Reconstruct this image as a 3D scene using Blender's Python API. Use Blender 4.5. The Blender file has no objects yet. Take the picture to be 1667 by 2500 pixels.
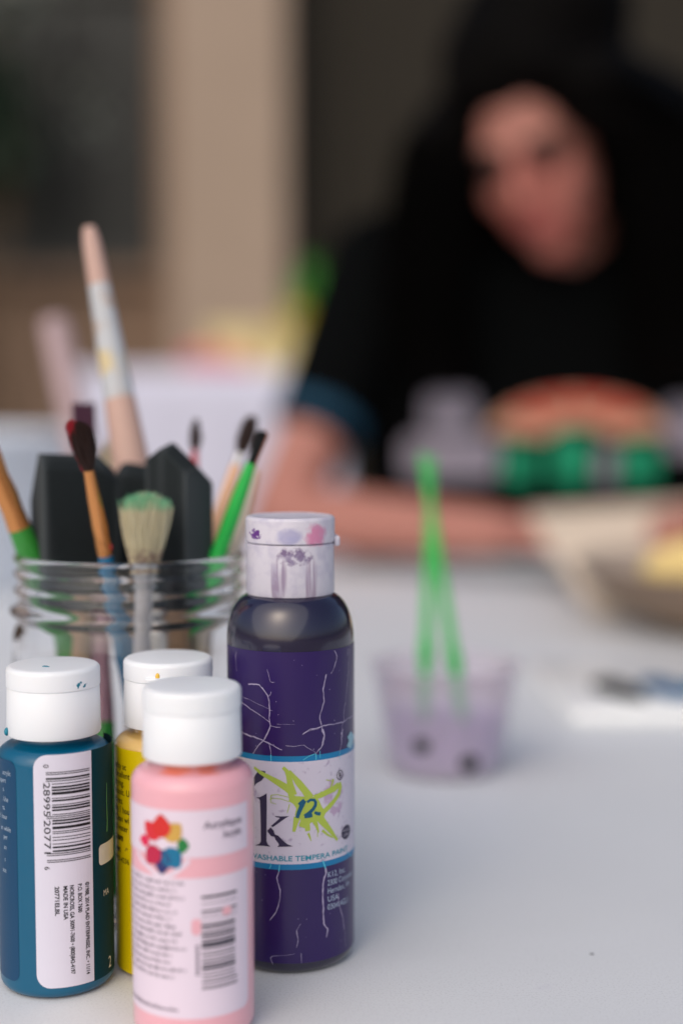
import bpy, bmesh, math, random
from mathutils import Vector, Matrix, Quaternion
from mathutils.bvhtree import BVHTree
R = math.radians
random.seed(7)
S = bpy.context.scene
C = S.collection

# ------------------------------------------------------------------ camera
cam_d = bpy.data.cameras.new('camera'); cam = bpy.data.objects.new('camera', cam_d); C.objects.link(cam)
cam.location = (0, 0, 0.181)
cam.rotation_euler = (R(90) - math.atan(256 / 3267.0), 0, 0)
cam_d.sensor_fit = 'VERTICAL'; cam_d.sensor_height = 36.0; cam_d.lens = 50.0
cam_d.clip_start = 0.02; cam_d.clip_end = 3000
cam_d.dof.use_dof = True; cam_d.dof.focus_distance = 0.437; cam_d.dof.aperture_fstop = 2.7
S.camera = cam
# ------------------------------------------------------------------ sky, sun, exposure
SUN_EL, SUN_AZ = 42, 205      # azimuth, degrees clockwise from +Y
w = bpy.data.worlds.new('World'); S.world = w; w.use_nodes = True
nt = w.node_tree; sky = nt.nodes.new('ShaderNodeTexSky'); sky.sky_type = 'NISHITA'; sky.sun_disc = False
sky.sun_elevation = R(SUN_EL); sky.sun_rotation = R(SUN_AZ); sky.air_density = 1.0; sky.dust_density = 4.0; sky.ozone_density = 1.0
bg = nt.nodes['Background']; nt.links.new(sky.outputs[0], bg.inputs[0]); bg.inputs[1].default_value = 0.11
sl = bpy.data.lights.new('sun', 'SUN'); sl.energy = 0.95; sl.angle = R(100); sl.color = (1.0, 0.94, 0.87)
so = bpy.data.objects.new('sun', sl); C.objects.link(so)
sd = Vector((math.sin(R(SUN_AZ)) * math.cos(R(SUN_EL)), math.cos(R(SUN_AZ)) * math.cos(R(SUN_EL)), math.sin(R(SUN_EL))))
so.rotation_euler = sd.to_track_quat('Z', 'Y').to_euler()
S.view_settings.view_transform = 'Standard'; S.view_settings.look = 'None'
S.view_settings.gamma = 1.0; S.view_settings.exposure = 0.22
S.render.engine = 'CYCLES'
cy = S.cycles; cy.max_bounces = 16; cy.transmission_bounces = 14; cy.transparent_max_bounces = 16; cy.glossy_bounces = 8

# ------------------------------------------------------------------ materials
def lin(h, k=1.0):
    h = h.lstrip('#'); o = []
    for i in (0, 2, 4):
        c = int(h[i:i + 2], 16) / 255.0
        o.append((c / 12.92 if c <= 0.04045 else ((c + 0.055) / 1.055) ** 2.4) * k)
    return (*o, 1.0)
def mat(name, col, rough=0.5, var=0.12, scale=40.0, bump=0.0, bscale=None, coat=0.0, metal=0.0, spec=0.5, sss=0.0, trans=0.0, stretch=None, ior=1.45, bdist=0.0005):
    m = bpy.data.materials.new(name); m.use_nodes = True; n = m.node_tree; b = n.nodes['Principled BSDF']
    b.inputs['Roughness'].default_value = rough; b.inputs['Metallic'].default_value = metal
    b.inputs['Coat Weight'].default_value = coat; b.inputs['Specular IOR Level'].default_value = spec
    b.inputs['Transmission Weight'].default_value = trans; b.inputs['IOR'].default_value = ior
    if sss: b.inputs['Subsurface Weight'].default_value = sss; b.inputs['Subsurface Radius'].default_value = (0.004, 0.0035, 0.003); b.inputs['Subsurface Scale'].default_value = 1.0
    tc = n.nodes.new('ShaderNodeTexCoord'); mp = n.nodes.new('ShaderNodeMapping'); n.links.new(tc.outputs['Object'], mp.inputs[0])
    if stretch: mp.inputs['Scale'].default_value = stretch
    nz = n.nodes.new('ShaderNodeTexNoise'); nz.inputs['Scale'].default_value = scale; nz.inputs['Detail'].default_value = 6
    n.links.new(mp.outputs[0], nz.inputs['Vector'])
    mx = n.nodes.new('ShaderNodeMix'); mx.data_type = 'RGBA'
    mx.inputs[6].default_value = tuple(c * (1 - var) for c in col[:3]) + (1,)
    mx.inputs[7].default_value = tuple(min(1, c * (1 + var)) for c in col[:3]) + (1,)
    n.links.new(nz.outputs['Fac'], mx.inputs[0]); n.links.new(mx.outputs[2], b.inputs['Base Color'])
    if bump:
        n2 = n.nodes.new('ShaderNodeTexNoise'); n2.inputs['Scale'].default_value = bscale or scale * 4; n2.inputs['Detail'].default_value = 4
        n.links.new(mp.outputs[0], n2.inputs['Vector'])
        bp = n.nodes.new('ShaderNodeBump'); bp.inputs['Strength'].default_value = bump; bp.inputs['Distance'].default_value = bdist
        n.links.new(n2.outputs['Fac'], bp.inputs['Height']); n.links.new(bp.outputs[0], b.inputs['Normal'])
    m['mx'] = mx.name
    return m
def stain(m, col, box, scale=300.0, thr=0.5, soft=0.12, stretch=(1, 1, 1), seed=0.0):
    """adds a paint stain of its own shape: noise inside a soft box (object space: x0,x1,y0,y1,z0,z1)"""
    n = m.node_tree; b = n.nodes['Principled BSDF']; src = b.inputs['Base Color'].links[0].from_socket
    tc = n.nodes.new('ShaderNodeTexCoord'); mp = n.nodes.new('ShaderNodeMapping'); n.links.new(tc.outputs['Object'], mp.inputs[0])
    mp.inputs['Scale'].default_value = stretch; mp.inputs['Location'].default_value = (seed, seed * .7, seed * .3)
    nz = n.nodes.new('ShaderNodeTexNoise'); nz.inputs['Scale'].default_value = scale; nz.inputs['Detail'].default_value = 5; n.links.new(mp.outputs[0], nz.inputs['Vector'])
    sp = n.nodes.new('ShaderNodeSeparateXYZ'); n.links.new(tc.outputs['Object'], sp.inputs[0])
    acc = None
    for i in range(3):
        a, c = box[2 * i], box[2 * i + 1]
        if a is None: continue
        mr = n.nodes.new('ShaderNodeMapRange'); mr.clamp = False; mr.inputs[1].default_value = a; mr.inputs[2].default_value = c; mr.inputs[3].default_value = -1; mr.inputs[4].default_value = 1
        n.links.new(sp.outputs[i], mr.inputs[0]); s1 = n.nodes.new('ShaderNodeMath'); s1.operation = 'MULTIPLY'; n.links.new(mr.outputs[0], s1.inputs[0]); n.links.new(mr.outputs[0], s1.inputs[1])
        if acc is None: acc = s1.outputs[0]
        else:
            q = n.nodes.new('ShaderNodeMath'); q.operation = 'ADD'; n.links.new(acc, q.inputs[0]); n.links.new(s1.outputs[0], q.inputs[1]); acc = q.outputs[0]
    ad = n.nodes.new('ShaderNodeMath'); ad.operation = 'MULTIPLY'; n.links.new(nz.outputs['Fac'], ad.inputs[0]); ad.inputs[1].default_value = 1
    if acc is not None:
        fo = n.nodes.new('ShaderNodeMapRange'); fo.inputs[1].default_value = .15; fo.inputs[2].default_value = 1.15; fo.inputs[3].default_value = 1; fo.inputs[4].default_value = 0
        n.links.new(acc, fo.inputs[0]); n.links.new(fo.outputs[0], ad.inputs[1])
    r2 = n.nodes.new('ShaderNodeMapRange'); r2.inputs[1].default_value = thr; r2.inputs[2].default_value = thr + soft; n.links.new(ad.outputs[0], r2.inputs[0])
    al = n.nodes.new('ShaderNodeMath'); al.operation = 'MULTIPLY'; n.links.new(r2.outputs[0], al.inputs[0]); al.inputs[1].default_value = col[3] if len(col) > 3 else 1
    mx = n.nodes.new('ShaderNodeMix'); mx.data_type = 'RGBA'; n.links.new(al.outputs[0], mx.inputs[0]); n.links.new(src, mx.inputs[6]); mx.inputs[7].default_value = (*col[:3], 1)
    n.links.new(mx.outputs[2], b.inputs['Base Color'])
    return m

# ------------------------------------------------------------------ mesh helpers
def obj(name, bm, m, parent=None, smooth=True, loc=(0, 0, 0)):
    me = bpy.data.meshes.new(name); bm.normal_update(); bm.to_mesh(me); bm.free()
    if m: me.materials.append(m)
    if smooth: me.polygons.foreach_set('use_smooth', [True] * len(me.polygons))
    o = bpy.data.objects.new(name, me); C.objects.link(o); o.location = loc
    if parent: o.parent = parent
    return o
def sharp(o, ang=35):
    o.data.set_sharp_from_angle(angle=R(ang)); return o
def tag(o, label=None, cat=None, group=None, kind=None):
    if label: o['label'] = label
    if cat: o['category'] = cat
    if group: o['group'] = group
    if kind: o['kind'] = kind
    return o
def thing(name, label, cat, loc=(0, 0, 0), rz=0, group=None):
    e = bpy.data.objects.new(name, None); C.objects.link(e); e.location = loc; e.rotation_euler = (0, 0, rz); e.empty_display_size = .02
    return tag(e, label, cat, group)
def lathe(bm, prof, n=96, close=False, M=None):
    rings = []
    for r, z in prof:
        if r < 1e-6: rings.append([bm.verts.new((0, 0, z))])
        else: rings.append([bm.verts.new((r * math.sin(2 * math.pi * i / n), -r * math.cos(2 * math.pi * i / n), z)) for i in range(n)])
    pairs = list(zip(rings, rings[1:])) + ([(rings[-1], rings[0])] if close else [])
    for a, b in pairs:
        for i in range(n):
            j = (i + 1) % n
            if len(a) == 1 and len(b) == 1: continue
            if len(a) == 1: bm.faces.new((a[0], b[j], b[i]))
            elif len(b) == 1: bm.faces.new((a[i], a[j], b[0]))
            else: bm.faces.new((a[i], a[j], b[j], b[i]))
    if M is not None:
        for rg in rings:
            for v in rg: v.co = M @ v.co
    return bm
def rnd(r, z0, z1, ra, rb, k=6):
    """profile of a cylinder from z0 to z1 with rounded bottom (ra) and top (rb) edges, closed at both ends"""
    p = [(0, z0)]
    for i in range(k + 1):
        a = math.pi / 2 * i / k; p.append((r - ra + ra * math.sin(a), z0 + ra - ra * math.cos(a)))
    for i in range(k + 1):
        a = math.pi / 2 * i / k; p.append((r - rb + rb * math.cos(a), z1 - rb + rb * math.sin(a)))
    p.append((0, z1)); return p
def box(bm, x0, x1, y0, y1, z0, z1, M=None, bev=0.0):
    v = [bm.verts.new((x, y, z)) for x in (x0, x1) for y in (y0, y1) for z in (z0, z1)]
    fs = [bm.faces.new([v[i] for i in f]) for f in ((0, 1, 3, 2), (4, 6, 7, 5), (0, 4, 5, 1), (2, 3, 7, 6), (0, 2, 6, 4), (1, 5, 7, 3))]
    if bev:
        es = list({e for f in fs for e in f.edges}); r = bmesh.ops.bevel(bm, geom=es, offset=bev, segments=3, affect='EDGES', profile=.5)
        v = list({x for f in r['faces'] for x in f.verts} | {x for x in v if x.is_valid})
    if M is not None:
        for x in v: x.co = M @ x.co
    return bm
def tube(bm, pts, rad, n=12, cap=True):
    """tube along points; rad a number or a list"""
    pts = [Vector(p) for p in pts]; k = len(pts)
    if not isinstance(rad, (list, tuple)): rad = [rad] * k
    up = None; rings = []
    for i, p in enumerate(pts):
        t = (pts[min(i + 1, k - 1)] - pts[max(i - 1, 0)]).normalized()
        if up is None: up = t.orthogonal().normalized()
        up = (up - t * up.dot(t)).normalized(); sd_ = t.cross(up)
        rings.append([bm.verts.new(p + (up * math.cos(2 * math.pi * j / n) + sd_ * math.sin(2 * math.pi * j / n)) * rad[i]) for j in range(n)])
    for a, b in zip(rings, rings[1:]):
        for j in range(n): bm.faces.new((a[j], a[(j + 1) % n], b[(j + 1) % n], b[j]))
    if cap: bm.faces.new(rings[0][::-1]); bm.faces.new(rings[-1])
    return bm
def axis_matrix(p, d, roll=0.0):
    d = Vector(d).normalized(); return Matrix.Translation(Vector(p)) @ d.to_track_quat('Z', 'Y').to_matrix().to_4x4() @ Matrix.Rotation(roll, 4, 'Z')

# ---- flat print wrapped round a cylinder of radius r: (u, v) in mm, u = arc from the side facing -Y
MM = 0.001
def wrap(bm, r, off):
    rr = r + off
    for v in bm.verts:
        a = v.co.x * MM / r; v.co = Vector((rr * math.sin(a), -rr * math.cos(a), v.co.y * MM))
def fine(bm, L=1.6, it=5):
    bmesh.ops.triangulate(bm, faces=bm.faces[:])
    for _ in range(it):
        es = [e for e in bm.edges if e.calc_length() > L]
        if not es: break
        bmesh.ops.subdivide_edges(bm, edges=es, cuts=1); bmesh.ops.triangulate(bm, faces=[f for f in bm.faces if len(f.verts) > 3])
def poly(bm, pts):
    vs = [bm.verts.new((p[0], p[1], 0)) for p in pts]; es = [bm.edges.new((vs[i], vs[(i + 1) % len(vs)])) for i in range(len(vs))]
    bmesh.ops.triangle_fill(bm, use_beauty=True, edges=es)
def stroke(bm, pts, w0, w1=None, jit=0.0):
    w1 = w0 if w1 is None else w1; n = len(pts); L = []
    for i, p in enumerate(pts):
        a = pts[max(i - 1, 0)]; b = pts[min(i + 1, n - 1)]; dx, dy = b[0] - a[0], b[1] - a[1]; l = math.hypot(dx, dy) or 1
        w_ = (w0 + (w1 - w0) * i / (n - 1)) / 2 * (1 + random.uniform(-jit, jit))
        L.append((bm.verts.new((p[0] - dy / l * w_, p[1] + dx / l * w_, 0)), bm.verts.new((p[0] + dy / l * w_, p[1] - dx / l * w_, 0))))
    for a, b in zip(L, L[1:]): bm.faces.new((a[0], a[1], b[1], b[0]))
def rrect(u0, u1, v0, v1, rad, corners='abcd', k=6):
    """rounded rectangle outline; corners a=bottom left b=bottom right c=top right d=top left"""
    out = []
    for nme, cx_, cy_, a0 in (('a', u0, v0, 180), ('b', u1, v0, 270), ('c', u1, v1, 0), ('d', u0, v1, 90)):
        if nme in corners:
            sx = 1 if nme in 'ad' else -1; sy = 1 if nme in 'ab' else -1
            for i in range(k + 1):
                a = R(a0 + 90 * i / k); out.append((cx_ + sx * rad + rad * math.cos(a), cy_ + sy * rad + rad * math.sin(a)))
        else: out.append((cx_, cy_))
    return out
def gridrect(bm, u0, u1, v0, v1, du=1.0):
    n = max(1, int((u1 - u0) / du + .99)); L = [(bm.verts.new((u0 + (u1 - u0) * i / n, v0, 0)), bm.verts.new((u0 + (u1 - u0) * i / n, v1, 0))) for i in range(n + 1)]
    for a, b in zip(L, L[1:]): bm.faces.new((a[0], b[0], b[1], a[1]))
def text(bm, s, u, v, h, sx=1.0, rot=0.0, bold=0.0, align='LEFT', wid=None):
    """flat lettering at (u, v) mm, cap height h mm; wid squeezes it to that width"""
    cu = bpy.data.curves.new('t', 'FONT'); cu.body = s; cu.size = 1.0; cu.offset = bold; cu.resolution_u = 3; cu.fill_mode = 'FRONT'
    o = bpy.data.objects.new('t', cu); C.objects.link(o); dg = bpy.context.evaluated_depsgraph_get(); dg.update()
    me = o.evaluated_get(dg).to_mesh(); vs = [x.co.copy() for x in me.vertices]; fs = [tuple(p.vertices) for p in me.polygons]
    o.evaluated_get(dg).to_mesh_clear(); bpy.data.objects.remove(o); bpy.data.curves.remove(cu)
    if not vs: return
    k = h / 0.69; x1 = max(a.x for a in vs); sx_ = (wid / (x1 * k)) if wid else sx
    dx = {'LEFT': 0, 'RIGHT': -x1 * k * sx_, 'CENTER': -x1 * k * sx_ / 2}[align]; c, s_ = math.cos(rot), math.sin(rot)
    nv = [bm.verts.new((u + (a.x * k * sx_ + dx) * c - a.y * k * s_, v + (a.x * k * sx_ + dx) * s_ + a.y * k * c, 0)) for a in vs]
    for f in fs:
        try: bm.faces.new([nv[i] for i in f])
        except ValueError: pass
def printed(name, bm, m, parent, r, off, label=None, L=1.6):
    fine(bm, L); wrap(bm, r, off)
    bmesh.ops.recalc_face_normals(bm, faces=bm.faces[:])
    for f in bm.faces:
        c = f.calc_center_median(); f.normal_update()
        if f.normal.dot(Vector((c.x, c.y, 0))) < 0: f.normal_flip()
    o = obj(name, bm, m, parent, smooth=False)
    if label: o['label'] = label
    return o

# ---- bodies: hulls of spheres fused by a voxel remesh into one continuous skin
_ICO = {}
def ico(sub):
    if sub not in _ICO:
        t_ = bmesh.new(); bmesh.ops.create_icosphere(t_, subdivisions=sub, radius=1.0); t_.verts.index_update()
        _ICO[sub] = ([v.co.copy() for v in t_.verts], [[v.index for v in f.verts] for f in t_.faces]); t_.free()
    return _ICO[sub]
def hull(bm, spheres, sub=2):
    cs, fs = ico(sub); tmp = bmesh.new()
    for s in spheres:
        c, r = Vector(s[0]), s[1]; rr = r if isinstance(r, (tuple, list)) else (r, r, r); M = s[2] if len(s) > 2 else Matrix.Identity(3)
        vs = [tmp.verts.new(c + M @ Vector((v.x * rr[0], v.y * rr[1], v.z * rr[2]))) for v in cs]
        if len(spheres) == 1:
            for f in fs: tmp.faces.new([vs[i] for i in f])
    if len(spheres) > 1:
        bmesh.ops.convex_hull(tmp, input=tmp.verts[:]); bmesh.ops.delete(tmp, geom=[v for v in tmp.verts if not v.link_faces], context='VERTS')
    me_ = bpy.data.meshes.new('h'); tmp.to_mesh(me_); tmp.free(); bm.from_mesh(me_); bpy.data.meshes.remove(me_)
def fused(name, parts, m, parent, voxel, smooth=6, disp=None):
    me_all = bpy.data.meshes.new(name); big = bmesh.new()
    for p in parts:
        b = bmesh.new(); hull(b, p); t_ = bpy.data.meshes.new('p'); b.to_mesh(t_); b.free(); big.from_mesh(t_); bpy.data.meshes.remove(t_)
    big.to_mesh(me_all); big.free(); o = bpy.data.objects.new(name, me_all); C.objects.link(o)
    md = o.modifiers.new('r', 'REMESH'); md.mode = 'VOXEL'; md.voxel_size = voxel; md.use_smooth_shade = True
    sm = o.modifiers.new('s', 'SMOOTH'); sm.factor = .5; sm.iterations = smooth
    dg = bpy.context.evaluated_depsgraph_get(); dg.update(); nm = bpy.data.meshes.new_from_object(o.evaluated_get(dg))
    o.modifiers.clear(); o.data = nm; nm.name = name; bpy.data.meshes.remove(me_all)
    nm.materials.clear(); nm.materials.append(m); nm.polygons.foreach_set('use_smooth', [True] * len(nm.polygons))
    if disp:
        for v in nm.vertices: v.co = disp(v.co)
    if parent: o.parent = parent
    return o

# print of the purple bottle: arc and height in mm on its label
CRACKS=((0.3,((-13.44,92.47,),(-11.27,92.72,),(-9.26,92.74,),(-7.74,91.2,),(-6.45,89.56,),(-5.92,87.52,),(-5.85,85.11,),(-6.01,82.67,),(-5.59,80.28,),(-5.95,79.04,),(-6.5,77.79,),(-7.43,76.32,),(-7.81,75.42,),(-9.36,73.7,),),),(0.2,((-16.43,86.2,),(-14.42,85.62,),(-12.6,84.64,),(-11.11,84.12,),(-10.1,83.71,),(-7.78,82.54,),(-5.94,81.29,),),),(0.18,((-5.59,80.1,),(-3.82,79.74,),(-2.43,79.72,),),),(0.14,((-6.6,97.84,),(-6.06,95.8,),(-5.53,93.93,),(-4.11,93.89,),),),(0.2,((-5.36,90.84,),(-5.55,89.96,),(-6.09,89.41,),),),(0.16,((-19.19,102.05,),(-19.53,100.6,),(-19.42,98.52,),(-19.24,97.15,),(-18.94,95.79,),),),(0.26,((15.52,102.89,),(16.24,102.1,),(16.73,100.99,),(16.48,99.63,),(15.76,97.99,),(15.06,96.69,),(14.15,95.75,),),),(0.34,((12.45,95.78,),(12.04,94.26,),(11.63,92.57,),(11.23,91.23,),(11.42,89.13,),(11.62,87.02,),(11.02,85.7,),(10.63,84.35,),(10.04,82.68,),(10.24,81.27,),(10.62,79.83,),(11.01,79.09,),),),(0.28,((4.42,77.4,),(5.82,78.35,),(6.89,78.97,),(8.72,78.99,),(10.82,79.46,),(13.06,79.7,),(15.75,79.48,),(18.02,79.52,),(19.73,79.31,),(22.05,79.92,),(25.56,79.91,),(28.37,80.2,),),),(0.18,((22.79,102.56,),(22.41,100.16,),),),(0.2,((24.05,102.36,),(23.78,99.94,),(23.19,97.92,),(23.2,94.74,),(22.56,92.38,),(22.04,89.65,),(21.54,87.62,),(21.34,85.54,),(20.54,84.28,),(20.35,82.9,),(20.16,81.17,),(20.35,79.72,),(19.31,78.51,),(19.14,77.13,),(19.55,74.93,),(19.14,73.6,),(18.85,72.17,),),),(0.34,((10.82,79.11,),(10.82,77.89,),(11.61,76.75,),(11.69,75.17,),(11.01,74.56,),(10.81,73.47,),),),(0.34,((-16.51,76.72,),(-14.49,76.35,),(-12.66,75.91,),(-11.37,76.19,),(-9.35,75.62,),(-7.81,75.07,),(-6.33,74.67,),(-5.07,73.99,),),),(0.1,((-3.46,80.73,),(-0.71,80.72,),(2.02,80.6,),),),(0.1,((-16.41,88.12,),(-12.58,87.6,),(-8.52,86.29,),(-4.85,84.82,),),),(0.14,((27.51,78.95,),(28.38,77.32,),(28.38,75.17,),),),(0.26,((-16.62,76.83,),(-13.52,76.33,),(-10.8,75.85,),(-7.93,75.24,),(-6.38,74.57,),(-4.87,74.01,),(-3.4,73.18,),(-1.95,72.6,),),),(0.3,((-5.98,79.03,),(-6.55,77.54,),(-6.94,76.78,),(-7.93,75.24,),(-8.93,74.41,),(-9.97,73.21,),(-10.83,72.01,),(-11.71,70.61,),),),(0.2,((-7.93,75.24,),(-6,74.3,),(-5.7,72.87,),(-5.44,71.07,),),),(0.14,((4.53,77.48,),(6,78.3,),(7.5,78.63,),(9.44,78.74,),),),(0.34,((11.07,78.56,),(11.48,77.41,),(11.69,76.29,),(11.19,75.25,),(11.27,73.78,),(10.44,72.6,),(9.24,71.65,),(8.65,70.98,),),),(0.16,((-0.86,73.97,),(0.57,73.86,),(2,73.77,),(3.43,74.01,),(4.89,74.01,),(5.8,73.23,),(6.74,72.61,),(7.87,71.97,),(8.65,71.16,),),),(0.24,((19.71,77.19,),(19.09,75.83,),(18.79,74.41,),(18.97,72.9,),(18.5,71.51,),(18.09,70.11,),(18.09,68.92,),),),(0.3,((-2.99,34.03,),(-3.36,32.9,),(-3.73,31.96,),(-3.37,30.13,),(-2.64,27.95,),(-2.72,26.1,),(-2.84,24.62,),(-3.28,22.75,),(-3.95,20.85,),(-5.08,19.28,),(-6.04,17.89,),),),(0.5,((12.07,33.87,),(12.29,32.34,),(11.64,30.98,),(11.22,29.2,),(11.09,26.99,),(11,24.78,),(11.12,22.89,),(11.33,20.99,),(11.2,19.15,),(11.41,16.13,),(12.05,14.88,),(12.93,13.94,),(12.62,12.7,),(12.36,11.37,),),),(0.3,((17.19,24.51,),(17.52,22.92,),(17.36,21.84,),(18.2,19.35,),(18.91,17.64,),(19.72,15.89,),(20.04,13.9,),(20.37,11.72,),),),(0.14,((21.06,10.93,),(20.85,8.72,),(21.21,5.94,),),),(0.22,((2.39,15.01,),(2.57,13.52,),(2.85,12.02,),(2.63,10.54,),(2.37,9.44,),),),(0.14,((3.67,16.98,),(2.93,15.73,),(2.42,14.94,),),),(0.22,((-5.07,3.85,),(-5.52,4.74,),(-5.9,5.81,),(-5.13,6.45,),),),(0.1,((-5.13,6.45,),(-3.27,6.68,),(-1.07,6.88,),(1.83,7.42,),),),(0.12,((3.83,7.5,),(3.89,4.33,),),),)
BAND_CRACKS=((0.35,((8.65,70.98,),(8.72,70.06,),(8.72,69.03,),),),(0.2,((10.03,71.74,),(10.11,69.54,),),),(0.3,((-5.44,70.99,),(-5.41,68.88,),),),(0.25,((4.51,69.3,),(6.36,70.45,),(8.45,71,),),),(0.35,((-2.8,36.06,),(-2.91,34.95,),(-3.06,33.91,),),),(0.5,((10.93,36.48,),(11.43,35.47,),(11.99,33.81,),),),(0.3,((-5.77,36.41,),(-5.59,35.5,),(-6.16,34.53,),),),(0.2,((18.09,70.11,),(17.92,67.92,),),),(0.25,((21.79,36.78,),(23.87,35.42,),(26.01,34.01,),),),)
LIME=((0.7,2.6,((-11.29,66.33,),(-9.14,65.08,),(-5.9,63.65,),(-3.07,62.19,),(-0.54,60.62,),(1.28,59.22,),),),(1,2.6,((-1.67,67.1,),(-0.53,65.96,),(0.15,64.11,),(0.6,61.55,),(1.27,58.29,),),),(1,2.8,((0.16,65.96,),(1.52,64.32,),(3.11,62.19,),(4.96,59.76,),(6.85,57.05,),),),(1.6,1.9,((8.06,57.16,),(10.33,57.59,),(12.47,58.21,),(15.41,58.87,),(17.39,59.66,),),),(1.5,1.5,((17.74,60.29,),(18.28,58.76,),(17.57,56.79,),(15.41,54.87,),(13.32,53.37,),(11.38,52.05,),),),(2.6,0.8,((9.8,50.64,),(11.37,48.53,),(13.31,46.32,),(15.09,44.08,),(16.87,41.92,),),),(1.6,0.5,((8.05,49.92,),(8.91,47.95,),(9.54,45.75,),),),(0.9,0.4,((10.84,46.27,),(12.74,44.54,),(14.79,43.2,),),),(2.2,1,((2.63,51.27,),(2.16,49.42,),(1.58,46.64,),),),(0.25,0.2,((-5.44,58.1,),(-3.55,58.45,),(-1.47,58.05,),(0.36,57.6,),),),(0.2,0.2,((-5.93,56.67,),(-4.73,57.22,),(-2.39,57.1,),(0.36,56.21,),),),(0.3,0.2,((0.35,55.51,),(0.01,54.12,),(-0.45,52.6,),),),(2,1.6,((5.41,49.71,),(5.88,48.04,),(5.99,46.63,),),),(0.8,0.2,((6.11,45.91,),(6.7,44.45,),(7.06,43.25,),),),(0.9,0.4,((15.11,61.98,),(14.65,60.65,),(13.9,59.26,),),),(0.3,0.2,((12.2,62.23,),(15.1,61.28,),),),(1.4,0.5,((10.07,58.32,),(10.59,58.02,),(11.12,57.24,),),),(0.2,0.2,((9.29,47.43,),(9.16,44.4,),),),(0.3,0.2,((-5.44,58.1,),(-5.57,55.76,),(-3.79,55.41,),),),)
LIME_BODY=((0.14,59.23,),(2.19,58.04,),(4.95,57.67,),(7.33,57.47,),(8.8,57.31,),(9.81,55.79,),(10.85,53.54,),(12.19,52.16,),(11.65,50.84,),(10.84,49.79,),(8.29,49.66,),(6.83,49.12,),(6.11,47.78,),(4.7,47.66,),(3.08,48.45,),(3.66,49.83,),(3.55,50.76,),(2.63,50.81,),(1.94,51.99,),(2.4,54.07,),(1.49,55.5,),(0.13,56.44,),)
TWELVE=((0.8,1.1,((3.1,55.33,),(4.02,55.98,),(4.95,56.62,),),),(1.6,1.1,((4.79,56.52,),(4.02,54.7,),(3.21,52.88,),(2.63,51.04,),),),(0.8,1.2,((5.77,55.86,),(6.85,56.54,),(8.06,56.35,),(8.55,55.59,),(8.43,54.56,),(7.69,53.47,),(6.36,52.32,),(4.94,51.43,),),),(1.3,1.2,((4.94,51.5,),(6.36,51.45,),(7.44,51.63,),),),(0.9,1.1,((8.18,52.43,),(9.05,51.91,),(10.19,51.64,),),),)
K_STEM=((-10.65,56.79,),(-9.18,57.15,),(-8.15,57.74,),(-6.9,58.56,),(-6.86,55.19,),(-6.93,50.98,),(-7,47,),(-7.01,43.25,),(-6.6,42.36,),(-5.75,41.66,),(-8.23,41.66,),(-11.01,41.4,),(-9.52,42.12,),(-8.94,43.02,),(-8.97,47.94,),(-9.07,52.61,),(-9.19,55.87,),(-9.45,56.53,),)
K_ARM=((-4.39,51.6,),(-2.41,51.51,),(0.27,51.67,),(-0.8,51.08,),(-1.95,50.25,),(-3.35,49.14,),(-4.88,48,),(-5.6,48.29,),(-4.28,49.44,),(-3.11,50.55,),(-2.64,51.04,),(-3.81,51.22,),)
K_LEG=((-6.82,46.66,),(-5.6,47.87,),(-4.65,46.85,),(-4.3,45.7,),(-3.13,45.3,),(-1.74,43.83,),(-0.37,42.69,),(1.41,42.02,),(-0.6,41.89,),(-3.61,41.75,),(-3.02,42.27,),(-3.14,42.85,),(-4.07,43.96,),(-4.42,44.88,),(-5.49,45.03,),(-6.46,46.11,),)
SPLAT=((-11.59,63.02,),(-9.93,65.22,),(-8.62,65.61,),(-7.31,65.58,),(-7.42,63.98,),(-8.64,62.46,),(-10.49,61.3,),(-11.38,60.25,),)
SPLAT2=((22.15,74.11,),(24.81,75.4,),(29.31,72.86,),(27.33,71.07,),(24.82,69.86,),(21.77,71.21,),(23.38,72.72,),)

# ------------------------------------------------------------------ the place: ground, wall
M_ground = mat('paving', lin('#8a8078'), .85, .25, 3, .4, 60)
bm = bmesh.new(); box(bm, -150, 150, -150, 150, -.80, -.75)
tag(obj('ground', bm, M_ground, smooth=False), kind='structure')
M_pillar = mat('stucco_beige', lin('#a29080'), .9, .10, 5, .5, 120)
M_brown = mat('stucco_brown', lin('#7d6756'), .9, .12, 4, .5, 120)
M_darkwood = mat('dark_boards', lin('#241f15'), .8, .25, 6, .3, 60, stretch=(6, 1, .6))
M_pane = mat('dark_pane', lin('#121512'), .45, .3, 2)
M_frame = mat('dark_frame', lin('#2c2d2b'), .5, .2, 10)
wl = thing('house_wall', 'beige and brown stucco house wall far behind the table', 'wall', (0, 4.8, -.75))
bm = bmesh.new(); box(bm, -.56, -.185, -.05, .5, 0, 3.6); obj('pillar', bm, M_pillar, wl, smooth=False)
bm = bmesh.new(); box(bm, -.61, -.562, -.02, .5, 0, 3.6); obj('pillar_return', bm, M_brown, wl, smooth=False)
bm = bmesh.new(); box(bm, -9, -.56, .1, .5, 0, 1.32); obj('lower_wall', bm, M_brown, wl, smooth=False)
bm = bmesh.new(); box(bm, -9, -.561, .04, .5, 1.325, 1.38, bev=.008); obj('window_sill', bm, M_brown, wl, smooth=False)
wf = None
bm = bmesh.new()
for a in ((-1.30, -.56, 1.38, 1.44), (-1.30, -.56, 2.32, 2.40), (-.62, -.563, 1.44, 2.32), (-1.30, -1.24, 1.44, 2.32), (-1.0, -.96, 1.44, 2.32)): box(bm, a[0], a[1], .12, .2, a[2] + .001, a[3] - .001)
wf = obj('window_frame', bm, M_frame, wl, smooth=False)
bm = bmesh.new(); box(bm, -1.3, -.56, .17, .18, 1.42, 2.34); obj('pane', bm, M_pane, wf, smooth=False)
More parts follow.
